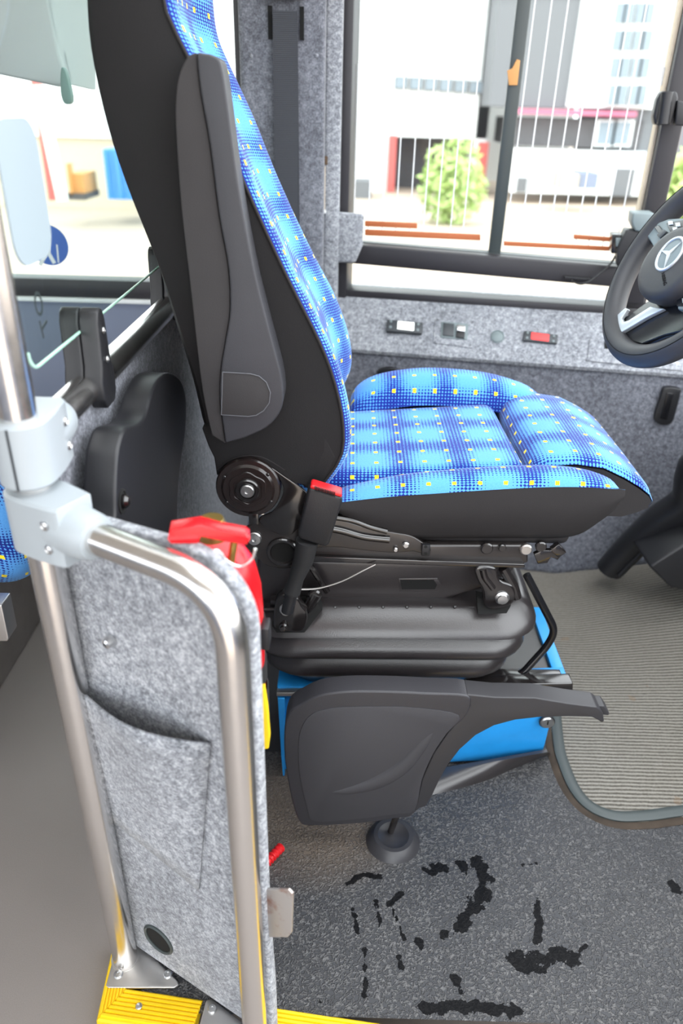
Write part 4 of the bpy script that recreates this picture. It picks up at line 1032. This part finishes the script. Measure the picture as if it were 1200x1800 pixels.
# rear and front link brackets standing through the bellows
rb = empty('rear_link', tuple(A(515, 1090, 1.09) - Vector(seat.location))); rb.parent = seat
prism('recess_shade', [A(478, 1100, 1.078), A(484, 1055, 1.10), A(560, 1062, 1.10), A(566, 1072, 1.092), A(535, 1112, 1.074), A(486, 1112, 1.074)], (0, 0.02, 0), 'black_void', rb)  # solid black slab, its colour stands for the shade of a cut-out
prism('link_plate', cr(px([(480, 1100), (484, 1060), (496, 1046), (520, 1050), (530, 1065), (540, 1080), (536, 1104), (524, 1112), (492, 1108)], 1.062), 3, True), (0, 0.022, 0), 'black_metal', rb, bev=0.004)
for x, y, r in ((503, 1070, 0.012), (498, 1101, 0.008)): lathe('link_bolt', [(r, 0), (r, 0.003), (r * 0.7, 0.005), (r * 0.7, 0.010), (r * 0.3, 0.0105)], A(x, y, 1.062), Yd, 'black_metal' if r < 0.01 else 'steel_plate', rb, 20)
tube('link_arm', px([(530, 1085), (545, 1060), (556, 1042)], 1.10), 0.012, 'black_metal', rb, 12)
lathe('link_pin', [(0.012, 0), (0.012, 0.006), (0.009, 0.009)], A(553, 1043, 1.10), Yd, 'black_metal', rb, 18)
tube('support_strut', px([(544, 992), (575, 1040)], 1.12), 0.006, 'black_metal', rb, 10)
fl_ = empty('front_link', tuple(A(875, 1045, 1.1) - Vector(seat.location))); fl_.parent = seat
prism('recess_shade', [A(838, 1050, 1.105), A(850, 1052, 1.105), A(900, 1050, 1.105), A(897, 1066, 1.095), A(890, 1078, 1.088), A(840, 1080, 1.088)], (0, 0.02, 0), 'black_void', fl_)  # shade of the front cut-out, put on as a black slab
prism('link_plate', cr(px([(836, 998), (870, 998), (878, 1020), (900, 1030), (906, 1050), (895, 1066), (870, 1072), (852, 1066), (848, 1040), (838, 1020)], 1.088), 3, True), (0, 0.02, 0), 'black_metal', fl_, bev=0.004)
tube('pressed_rib', cr(px([(848, 1000), (852, 1015), (860, 1026), (866, 1034)], 1.088), 4), 0.006, 'black_metal', fl_, 10)
tube('link_arm', px([(884, 998), (902, 1030), (908, 1050)], 1.10), 0.009, 'black_metal', fl_, 10)
lathe('link_bolt', [(0.013, 0), (0.013, 0.003), (0.009, 0.005), (0.009, 0.009), (0.003, 0.0095)], A(882, 1050, 1.088), Yd, 'bolt_steel', fl_, 20)
tube('control_cable', cr(px([(528, 1036), (560, 1034), (600, 1022), (640, 1002), (660, 992)], 1.085), 6), 0.0017, 'steel_plate', seat, 8)
# adjuster bar at the front, slide rails under the bellows
tube('adjuster_bar', fillet([A(925, 1010, 1.17), A(976, 1108, 1.15), A(962, 1135, 1.15), A(915, 1187, 1.14), A(885, 1189, 1.14)], 0.03, 6), 0.0075, 'black_gloss', seat, 14)
prism('slide_rail', [A(830, 1192, 1.12), A(990, 1194, 1.12), A(990, 1204, 1.12), A(830, 1204, 1.12)], (0, 0.03, 0), 'black_metal', seat, bev=0.002)
prism('slide_rail', [A(820, 1205, 1.10), A(1007, 1201, 1.10), A(1007, 1219, 1.10), A(820, 1226, 1.10)], (0, 0.03, 0), 'black_metal', seat, bev=0.003)
prism('slide_rail', [A(486, 1218, 1.10), A(620, 1218, 1.10), A(620, 1224, 1.10), A(486, 1224, 1.10)], (0, 0.03, 0), 'steel_plate', seat, bev=0.001)
# ================================================================ blue seat box
sb = empty('seat_box', (0.15, 1.3, 0.0), 'bright blue painted steel box under the driver seat with a round lock', 'seat box')
f0 = [A(487, 1226, 1.115), A(974, 1262, 1.13), A(966, 1334, 1.16), A(640, 1385, 1.115), A(497, 1368, 1.115)]
f0 = [Vector((-0.118, 1.113, 0.215)), Vector((-0.106, 1.113, 0.012)), Vector((0.452, 1.165, 0.012)), Vector((0.450, 1.145, 0.245)), Vector((0.30, 1.125, 0.245)), Vector((-0.118, 1.113, 0.245))]
bk_ = [Vector((p.x, 1.40, p.z)) for p in f0]
mesh('box_shell', f0 + bk_, [(0, 1, 2, 3, 4, 5), (11, 10, 9, 8, 7, 6)] + [(i, (i + 1) % 6, 6 + (i + 1) % 6, 6 + i) for i in range(6)], 'blue_paint', sb, bev=0.004)
# open frame on top, seen beyond the bellows
prism('top_flange', [(0.36, 1.13, 0.262), (0.46, 1.14, 0.262), (0.46, 1.175, 0.262), (0.36, 1.165, 0.262)], (0, 0, -0.012), 'blue_paint', sb, bev=0.002)
prism('top_flange', [(0.435, 1.17, 0.262), (0.46, 1.17, 0.262), (0.46, 1.38, 0.262), (0.435, 1.38, 0.262)], (0, 0, -0.012), 'blue_paint', sb, bev=0.002)
prism('top_tray', [(0.28, 1.165, 0.252), (0.436, 1.165, 0.252), (0.436, 1.38, 0.252), (0.28, 1.38, 0.252)], (0, 0, -0.004), 'bellows_rubber', sb)
lk = A(961, 1269, 1.142)
lathe('lock_bezel', [(0.0165, -0.002), (0.0165, 0.001), (0.0155, 0.002)], lk, Yd, 'black_plastic', sb, 24)
lathe('lock', [(0.0145, 0.0), (0.0145, 0.003), (0.012, 0.005), (0.0, 0.0055)], lk, Yd, 'bolt_steel', sb, 24)
obox('key_slot', lk + Vector((0, -0.0058, 0.003)), (0.0012, 0, 0), (0, 0.0008, 0), (0, 0, 0.005), 'black_void', sb)
prism('side_bracket', [A(488, 1228, 1.10), A(500, 1228, 1.10), A(500, 1364, 1.10), A(497, 1364, 1.10), A(494, 1330, 1.10)], (0, 0.012, 0), 'blue_paint', sb, bev=0.001)
# ================================================================ parking brake lever
YL = 0.935
pk_ = empty('parking_brake', (BOOT.x, BOOT.y, 0.02), 'grey moulded parking brake lever with a wide padded cover beside the seat', 'brake lever')
cov = [(820, 1203), (826, 1222), (815, 1256), (786, 1290), (762, 1325), (742, 1370), (728, 1430), (690, 1440), (620, 1449), (545, 1452), (527, 1446), (516, 1420), (507, 1380), (500, 1330), (500, 1280), (508, 1245), (525, 1220), (560, 1203), (610, 1196), (680, 1196), (750, 1199)]
cov = [(x, y + (20 if y < 1235 else 8 if y < 1260 else 0)) for x, y in cov]
prism('cover_body', cr(px(cov, YL), 4, True), (0, 0.042, 0), 'grey_moulded', pk_, bev=0.018, seg=6)
inn = [(806, 1258), (786, 1288), (762, 1324), (741, 1372), (728, 1424), (690, 1432), (620, 1441), (553, 1444), (541, 1425), (528, 1370), (524, 1320), (528, 1285), (545, 1258), (580, 1246), (650, 1243), (730, 1245)]
prism('cover_inlay', cr(px(inn, YL - 0.0015), 4, True), (0, 0.01, 0), 'grey_moulded_flat', pk_, bev=0.001, seg=2)
# swept relief line pressed into the inlay
rl = cr(px([(556, 1392), (610, 1388), (660, 1374), (705, 1348), (745, 1305), (775, 1268)], YL + 0.002), 6)
tube('pressed_relief', rl, [0.001 + 0.016 * math.sin(math.pi * min(1, i / (len(rl) - 1) * 1.0)) for i in range(len(rl))], 'grey_moulded_flat', pk_, 14, flat=((0, 1, 0), 0.55))
gr = [(820, 1203), (870, 1208), (940, 1219), (1000, 1229), (1048, 1238), (1056, 1244), (1060, 1256), (1062, 1268), (1058, 1271), (1050, 1266), (1040, 1261), (1000, 1260), (950, 1261), (905, 1266), (868, 1276), (836, 1293), (808, 1318), (787, 1345), (772, 1372), (758, 1402), (748, 1418), (738, 1421), (729, 1428), (742, 1370), (762, 1325), (786, 1290), (815, 1256), (826, 1222)]
gr = [(x, y + (18 if y < 1224 and x < 900 else 8 if i < 4 else 5 if i < 6 else 0)) for i, (x, y) in enumerate(gr)]
prism('grip', px(gr, YL + 0.003), (0, 0.038, 0), 'lever_grip', pk_, bev=0.008, seg=5)
prism('release_button', px([(1040, 1240), (1062, 1241), (1071, 1254), (1070, 1258), (1054, 1257)], YL + 0.014), (0, 0.026, 0), 'lever_grip', pk_, bev=0.002)
tube('lever_rod', [A(700, 1425, YL + 0.03), Vector((BOOT.x - 0.005, BOOT.y + 0.005, 0.02))], 0.0065, 'black_metal', pk_, 12)

# ================================================================ wall fittings and controls
LS = (WN * 0.097 + Vector((0, 0, 0.115))).normalized(); LN = (WN * -0.115 + Vector((0, 0, 0.097))).normalized(); LD = LN.dot(WP(0, 0.65, 2.068))
def LG(x, y, off=0.0): return AP(x, y, LN, LD + off)
def ledge_plate(name, pts, th, mat, parent, bev=0.001, off=0.0):
    return prism(name, [LG(x, y, off + th) for x, y in pts], LN * -th, mat, parent, bev=bev)
e = empty('clock_display', tuple(LG(708, 576)), 'small black control unit with a lit white display on the felt ledge', 'display unit')
ledge_plate('housing', [(680, 561), (743, 567), (741, 586), (678, 582)], 0.014, 'dark_display', e, 0.002)
ledge_plate('screen', [(699, 564), (728, 567), (727, 581), (698, 578)], 0.002, 'screen_white', e, 0.0004, 0.014)
for x, y in ((687, 565), (686, 575), (735, 570), (734, 580)): lathe('button', [(0.004, 0), (0.004, 0.002), (0.002, 0.0025)], LG(x, y, 0.014), LN, 'grey_button', e, 12)
e = empty('switch_panel', tuple(LG(796, 585)), 'felt faced switch panel with a grey rocker and a chrome slider', 'switch')
ledge_plate('felt_face', [(764, 560), (832, 567), (829, 611), (761, 603)], 0.003, 'felt', e, 0.001)
ledge_plate('switch_frame', [(776, 565), (823, 569), (821, 597), (774, 593)], 0.006, 'grey_button', e, 0.001)
ledge_plate('rocker', [(779, 567), (798, 569), (797, 591), (778, 589)], 0.004, 'dark_display', e, 0.001, 0.006)
ledge_plate('slider', [(803, 570), (818, 572), (817, 583), (802, 581)], 0.010, 'bolt_steel', e, 0.002, 0.006); ledge_plate('slider_foot', [(802, 582), (817, 584), (816, 594), (801, 592)], 0.006, 'black_plastic', e, 0.001, 0.006)
for x, y in ((769, 563), (829, 568), (764, 602), (826, 608)): lathe('pin', [(0.002, 0.003), (0.002, 0.0045)], LG(x, y), LN, 'dark_display', e, 8)
e = empty('blanking_plug', tuple(LG(874, 592)), 'round grey blanking plug on the felt ledge', 'plug')
lathe('rim', [(0.019, 0), (0.019, 0.003), (0.017, 0.004), (0.016, 0.002)], LG(874, 592), LN, 'grey_button', e, 24); lathe('dome', [(0.0165, 0.001), (0.0155, 0.003), (0.009, 0.005), (0, 0.0055)], LG(874, 592), LN, 'grey_button', e, 24)
e = empty('red_display', tuple(LG(950, 593)), 'small black control unit with a red display on the felt ledge', 'display unit')
ledge_plate('housing', [(921, 581), (981, 588), (979, 604), (919, 598)], 0.010, 'dark_display', e, 0.002)
ledge_plate('screen', [(934, 584), (965, 588), (964, 600), (933, 596)], 0.002, 'screen_red', e, 0.0004, 0.010)
for x, y in ((927, 585), (926, 594), (973, 591), (972, 600)): lathe('button', [(0.0035, 0), (0.0035, 0.002), (0.002, 0.0025)], LG(x, y, 0.010), LN, 'grey_button', e, 12)
e = empty('access_flap', tuple(LG(1120, 610)), 'felt covered access flap in the ledge under the steering wheel', 'flap')
ledge_plate('flap', [(1036, 596), (1200, 616), (1200, 652), (1032, 634)], 0.004, 'felt', e, 0.001); ledge_plate('flap_slot', [(1062, 600), (1070, 601), (1068, 613), (1062, 612)], 0.002, 'black_void', e, 0.0003, 0.004)
# recessed grip in the felt wall
DW = 2.052
e = empty('wall_grip', tuple(W(1170, 715, DW)), 'black recessed grip slot in the felt side wall', 'grip')
prism('grip_surround', cr([W(x, y, DW) for x, y in ((1168, 682), (1194, 684), (1196, 692), (1186, 730), (1180, 744), (1166, 748), (1152, 742), (1150, 730), (1160, 700))], 3, True), WN * 0.02, 'black_plastic', e, bev=0.003)
prism('grip_bar', [W(x, y, DW - 0.002) for x, y in ((1172, 690), (1184, 692), (1172, 738), (1160, 736))], WN * 0.01, 'black_gloss', e, bev=0.002)
e = prism('wall_catch', cr([W(x, y, 2.066) for x, y in ((666, 648), (680, 644), (696, 646), (696, 654), (666, 654))], 3, True), WN * -0.018, 'black_plastic', None, bev=0.002); tag(e, 'small black catch on the felt wall behind the far cushion bolster', 'catch')
# seat belt on the pillar
bt = empty('seat_belt', (-0.165, 2.02, 0.75), 'black seat belt webbing hanging down the felt pillar', 'seat belt')
bl, br_ = A(480, 100, 2.03).x, A(523, 100, 2.03).x
prism('webbing', [(bl, 2.030, 0.72), (br_, 2.030, 0.72), (br_ + 0.003, 2.030, 1.0), (br_, 2.032, 1.44), (bl, 2.032, 1.44), (bl - 0.003, 2.030, 1.0)], (0, 0.003, 0), 'belt_webbing', bt)
g = A(498, 0, 2.02)
box('guide_housing', (bl - 0.016, 2.012, 1.462), (br_ + 0.016, 2.048, 1.55), 'black_plastic', bt, bev=0.008, seg=3)
for x in (bl - 0.012, br_ + 0.004): box('guide_slot', (x, 2.043, 1.385), (x + 0.010, 2.049, 1.45), 'black_void', bt)
pil = bpy.data.objects['wall_pillar']
for x, y in ((442, 98), (557, 98), (557, 460), (442, 300)): lathe('trim_stud', [(0.004, 0), (0.004, 0.0015), (0.002, 0.0025)], A(x, y, 2.0498), (0, -1, 0), 'felt', pil, 12)
e = empty('curtain_stay', tuple(A(572, 300, 2.1)), 'thin rod with a brown clip beside the felt pillar', 'rod')
tube('rod', [A(571, 292, 2.105), A(570, 372, 2.105)], 0.0015, 'wall_tan', e, 8); obox('clip', A(572, 282, 2.105), (0.005, 0, 0), (0, 0.006, 0), (0, 0, 0.010), 'trunk_brown', e, bev=0.001)
lathe('rod_end', [(0.004, -0.003), (0.005, 0), (0.004, 0.003)], A(570, 372, 2.105), (0, -1, 0), 'white_paint', e, 12)
# box and bracket on the window bar, with its cable
bxe = empty('camera_box', tuple(W(1110, 465, 2.12)), 'black angled device box with a grey top on the window bar', 'device')
prism('body', [W(x, y, 2.07) for x, y in ((1100, 404), (1150, 408), (1128, 462), (1098, 478), (1086, 470), (1084, 440))], WN * 0.05, 'black_plastic', bxe, bev=0.003)
prism('top_cap', [W(x, y, 2.06) for x, y in ((1112, 374), (1150, 375), (1156, 400), (1140, 410), (1116, 406), (1110, 392))], WN * 0.065, 'grey_button', bxe, bev=0.004)
prism('mount', [W(x, y, 2.09) for x, y in ((1076, 412), (1100, 413), (1102, 446), (1074, 446))], WN * 0.05, 'black_gloss', bxe, bev=0.003); prism('sensor', [W(x, y, 2.085) for x, y in ((1082, 418), (1098, 419), (1097, 432), (1082, 434))], WN * 0.01, 'grey_button', bxe, bev=0.002)
tube('cable', cr([W(x, y, 2.12) for x, y in ((1090, 432), (1074, 462), (1052, 482), (1036, 494), (1022, 499), (1010, 496), (1006, 490))], 6), 0.003, 'black_gloss', bxe, 8)
prism('cable_clip', [W(x, y, 2.13) for x, y in ((992, 486), (1040, 490), (1040, 494), (992, 491))], WN * 0.02, 'black_plastic', bxe, bev=0.001)
e = empty('window_latch', tuple(W(1170, 190, 2.16)), 'black window latch on the front pillar of the sliding window', 'latch')
prism('latch_body', [W(x, y, 2.085) for x, y in ((1162, 160), (1190, 160), (1192, 172), (1180, 220), (1150, 220), (1148, 205), (1154, 175))], WN * 0.04, 'black_plastic', e, bev=0.006)
tube('latch_roll', [W(1172, 162, 2.085), W(1164, 218, 2.085)], 0.014, 'black_plastic', e, 14); prism('keeper', [W(x, y, 2.08) for x, y in ((1190, 176), (1206, 180), (1204, 222), (1186, 220))], WN * 0.03, 'black_plastic', e, bev=0.003)
prism('latch_label', [W(x, y, 2.195) for x, y in ((1162, 118), (1190, 116), (1194, 140), (1184, 152), (1160, 150))], WN * 0.003, 'white_paint', e)
# ---- steering wheel
WA, WY = 1.102, 0.138; WC = Vector((0.584, 1.33, 1.025)); RZ = Matrix.Rotation(WY, 3, 'Z')
wT = RZ @ Vector((math.cos(WA), 0, math.sin(WA))); wV = RZ @ Vector((0, 1, 0)); wN = RZ @ Vector((-math.sin(WA), 0, math.cos(WA)))
def WH(r, deg, h=0.0): t = math.radians(deg); return WC + wT * (r * math.sin(t)) + wV * (r * math.cos(t)) + wN * h
def WQ(v, t, h=0.0): return WC + wV * v + wT * t + wN * h
wh = empty('steering_wheel', tuple(WC), 'black leather steering wheel with silver spoke trim and a star emblem', 'steering wheel')
RR = 0.1695
tube('rim', [WH(RR, 360 * k / 96) for k in range(96)], 0.0205, 'wheel_leather', wh, 20, closed=True)
tube('rim_seam', [WH(RR + 0.006, 360 * k / 96, 0.0196) for k in range(96)], 0.0009, 'black_void', wh, 6, closed=True)
hub = []
for h, g in ((-0.03, 0.80), (0.0, 0.95), (0.018, 1.0), (0.030, 0.97), (0.036, 0.91), (0.0388, 0.78), (0.040, 0.4)):
    ring = []
    for k in range(40):
        a = 2 * math.pi * k / 40; rv = 0.072 * abs(math.cos(a)) ** 0.0 ; r = 0.074 * (1 + 0.08 * math.cos(2 * a) - 0.05 * math.sin(a)) * g
        ring.append(WQ(r * math.cos(a), r * math.sin(a) - 0.008, h))
    hub.append(ring)
loft('airbag_cover', hub, 'wheel_leather', wh, angle=2.0)
tube('emblem_ring', [WH(0.029, 360 * k / 40, 0.041) for k in range(40)], 0.0028, 'silver_trim', wh, 10, closed=True)
lathe('emblem_disc', [(0.027, 0.038), (0.027, 0.0405), (0.02, 0.042)], WC, wN, 'grey_button', wh, 30)
sv = []
for k in range(6):
    r = 0.027 if k % 2 == 0 else 0.0045; sv.append(WH(r, 120 + 60 * k, 0.0425))
prism('emblem_star', sv, wN * 0.002, 'silver_trim', wh)
cu = bpy.data.curves.new('airbag_lettering', 'FONT'); cu.body = 'AIRBAG'; cu.size = 0.0095; cu.extrude = 0.0005; cu.align_x = 'CENTER'; cu.materials.append(MATS['black_void'])
tx = text_mesh('airbag_lettering', cu, wh)
c = AP(1164, 492, wN, wN.dot(WC) + 0.0400) - WC; uy = (wT * 0.866 - wV * 0.5).normalized(); ux = (wV * -0.866 - wT * 0.5).normalized()
tx.matrix_local = Matrix.Translation(c) @ Matrix((ux, uy, ux.cross(uy))).transposed().to_4x4()
WD = wN.dot(WC)
def wpx(x, y): p = AP(x, y, wN, WD) - WC; return (p.dot(wV), p.dot(wT))
def wplate(name, pts, h, th, mat, parent, mirror, bev=0.002):
    q = [wpx(x, y) for x, y in pts]
    if mirror: q = [(-v, -t) for v, t in q]
    return prism(name, [WQ(v, t, h) for v, t in q], wN * -th, mat, parent, bev=bev)
for mir in (False, True):
    pd = wplate('control_pod', [(1143, 418), (1146, 408), (1160, 398), (1182, 390), (1216, 388), (1216, 440), (1170, 458), (1158, 442)], 0.012, 0.02, 'grey_button', wh, mir, 0.003)
    wplate('pod_panel', [(1180, 398), (1216, 392), (1216, 432), (1196, 424), (1186, 412)], 0.0135, 0.004, 'black_gloss', pd, mir, 0.001)
    wplate('pod_rocker', [(1160, 406), (1168, 403), (1190, 432), (1182, 437)], 0.016, 0.005, 'black_gloss', pd, mir, 0.001)
    wplate('pod_rocker', [(1166, 421), (1178, 411), (1184, 415), (1172, 427)], 0.018, 0.006, 'dark_display', pd, mir, 0.001)
    for x, y in ((1188, 399), (1201, 402), (1196, 410)): wplate('pod_button', [(x - 4, y - 3), (x + 4, y - 4), (x + 5, y + 3), (x - 3, y + 4)], 0.0155, 0.003, 'silver_trim', pd, mir, 0.0006)
    if mir: continue
    wplate('spoke', [(1092, 560), (1150, 520), (1196, 530), (1225, 560), (1212, 580), (1166, 590), (1126, 606), (1092, 596), (1078, 580)], 0.000, 0.02, 'black_gloss', wh, mir, 0.004)
    wplate('spoke_trim', [(1104, 544), (1108, 546), (1097, 562), (1101, 569), (1110, 566), (1148, 542), (1172, 546), (1140, 562), (1096, 588), (1086, 585), (1077, 568)], 0.008, 0.008, 'silver_trim', wh, mir, 0.0015)
tube('column_shroud', [WC - wN * 0.02, WC - wN * 0.12, WC - wN * 0.30 + Vector((0.03, 0, -0.02)), Vector((1.27, 1.28, 0.66))], [0.045, 0.055, 0.07, 0.09], 'black_plastic', wh, 20)
# ---- pedal area shroud in the footwell
pe = empty('footwell_shroud', tuple(AZ(1110, 1000, 0.05)), 'black ribbed plastic shroud at the edge of the footwell', 'shroud')
pth = cr([A(1072, 1000, 1.80), A(1110, 960, 1.78), A(1160, 915, 1.74), A(1215, 875, 1.70), A(1262, 800, 1.66), Vector((1.26, 1.6, 0.50))], 6)
tube('duct', pth, [0.050 + 0.018 * i / (len(pth) - 1) for i in range(len(pth))], 'black_plastic', pe, 20, flat=((0, 0.3, 1), 0.75))
tube('duct_rib', [p + Vector((0.01, -0.045, 0.01)) for p in pth], 0.008, 'black_plastic', pe, 10)
prism('pedal_cover', [A(x, y, 1.60) for x, y in ((1140, 996), (1200, 958), (1290, 930), (1290, 1080), (1215, 1042), (1178, 1034))], (0, 0.18, 0), 'black_plastic', pe, bev=0.008, seg=3)
# ================================================================ behind the driver
ps = empty('passenger_seat', (-0.85, 1.2, 0.42), 'blue patterned passenger seat just behind the post', 'passenger seat')
def uvp(p): return (p.y + p.x * 0.7, p.z + p.x * 0.3)
def block(name, x0, x1, y0, y1, z0, z1, r, mat):
    rings = []
    for z, g in ((z0, r * 0.7), (z0 + r * 0.3, r * 0.25), (z0 + r, 0), (z1 - r, 0), (z1 - r * 0.3, r * 0.25), (z1, r * 0.7)):
        rings.append([Vector((x, y, z)) for x, y in rrect(x0 + g, x1 - g, y0 + g, y1 - g, r, 6)])
    return loft(name, rings, mat, ps, uv=uvp, angle=3)
xp = A(46, 930, 1.08).x
block('cushion', -1.10, xp, 1.05, 1.44, 0.50, 0.62, 0.04, 'blue_fabric')
block('backrest', xp - 0.14, xp - 0.003, 1.05, 1.44, 0.515, 0.70, 0.05, 'blue_fabric')
box('seat_frame', (-1.02, 1.06, 0.445), (-0.68, 1.40, 0.502), 'frame_black', ps, bev=0.01)
tb = empty('wheel_arch_box', (-1.2, 1.5, -0.03), 'dull tread plate box under the passenger seat behind the post', 'tread plate box')
box('box_body', (-1.6, 1.02, -0.03), (-0.83, 2.1, 0.44), 'tread_plate', tb, bev=0.006)
xr = A(16, 1125, 0.95).x; zr = A(16, 1128, 0.95).z
prism('edge_plate', [(-1.2, 0.95, zr - 0.004), (xr - 0.004, 0.95, zr), (xr, 0.95, zr + 0.006), A(3, 1064, 0.95), (-1.2, 0.95, A(3, 1064, 0.95).z)], (0, 0.035, 0), 'steel_plate', tb, bev=0.002)
# overhead panel and clip near the rear window
ov = empty('overhead_panel', tuple(A(60, 100, 1.95)), 'pale grey folded panel hanging above the rear side window', 'overhead panel')
prism('front_leaf', [A(x, y, 1.90) for x, y in ((-120, -160), (62, -160), (84, 0), (104, 100), (118, 146), (100, 152), (0, 131), (-120, 108))], (0, 0.03, 0), 'pale_grey', ov, bev=0.006)
prism('side_leaf', [A(84, 0, 1.905), A(104, 100, 1.905), A(118, 148, 1.905), A(160, 158, 2.06), A(160, 0, 2.06), A(160, -160, 2.06), A(62, -160, 1.905)], (0.004, 0.025, 0), 'pale_grey', ov, bev=0.003)
cl_ = prism('hook', cr([A(x, y, 1.86) for x, y in ((107, 120), (114, 124), (120, 145), (125, 178), (113, 182), (106, 160))], 3, True), (0, 0.02, 0), 'teal_clip', ov, bev=0.002)
st_ = empty('window_sticker', tuple(A(90, 432, 2.15)), 'round blue sticker with a white figure on the rear window', 'sticker')
c = A(86, 431, 2.153); r = (A(120, 431, 2.153) - c).length
lathe('disc', [(r, 0), (r, 0.001)], c, (0, -1, 0), 'sign_blue', st_, 40)
for a, b, wd in (((80, 448), (70, 466), 4), ((86, 446), (96, 463), 4), ((100, 430), (103, 462), 1.5), ((83, 424), (84, 448), 6)):
    p, q = A(a[0], a[1], 2.1518), A(b[0], b[1], 2.1518); d = (q - p).normalized(); sdv = Vector((d.z, 0, -d.x)) * (wd * 0.0013)
    prism('figure_stroke', [p - sdv, p + sdv, q + sdv, q - sdv], (0, -0.0008, 0), 'white_paint', st_)
lathe('figure_head', [(0.009, 0.0012), (0.009, 0.0018)], A(83, 415, 2.153), (0, -1, 0), 'white_paint', st_, 18)
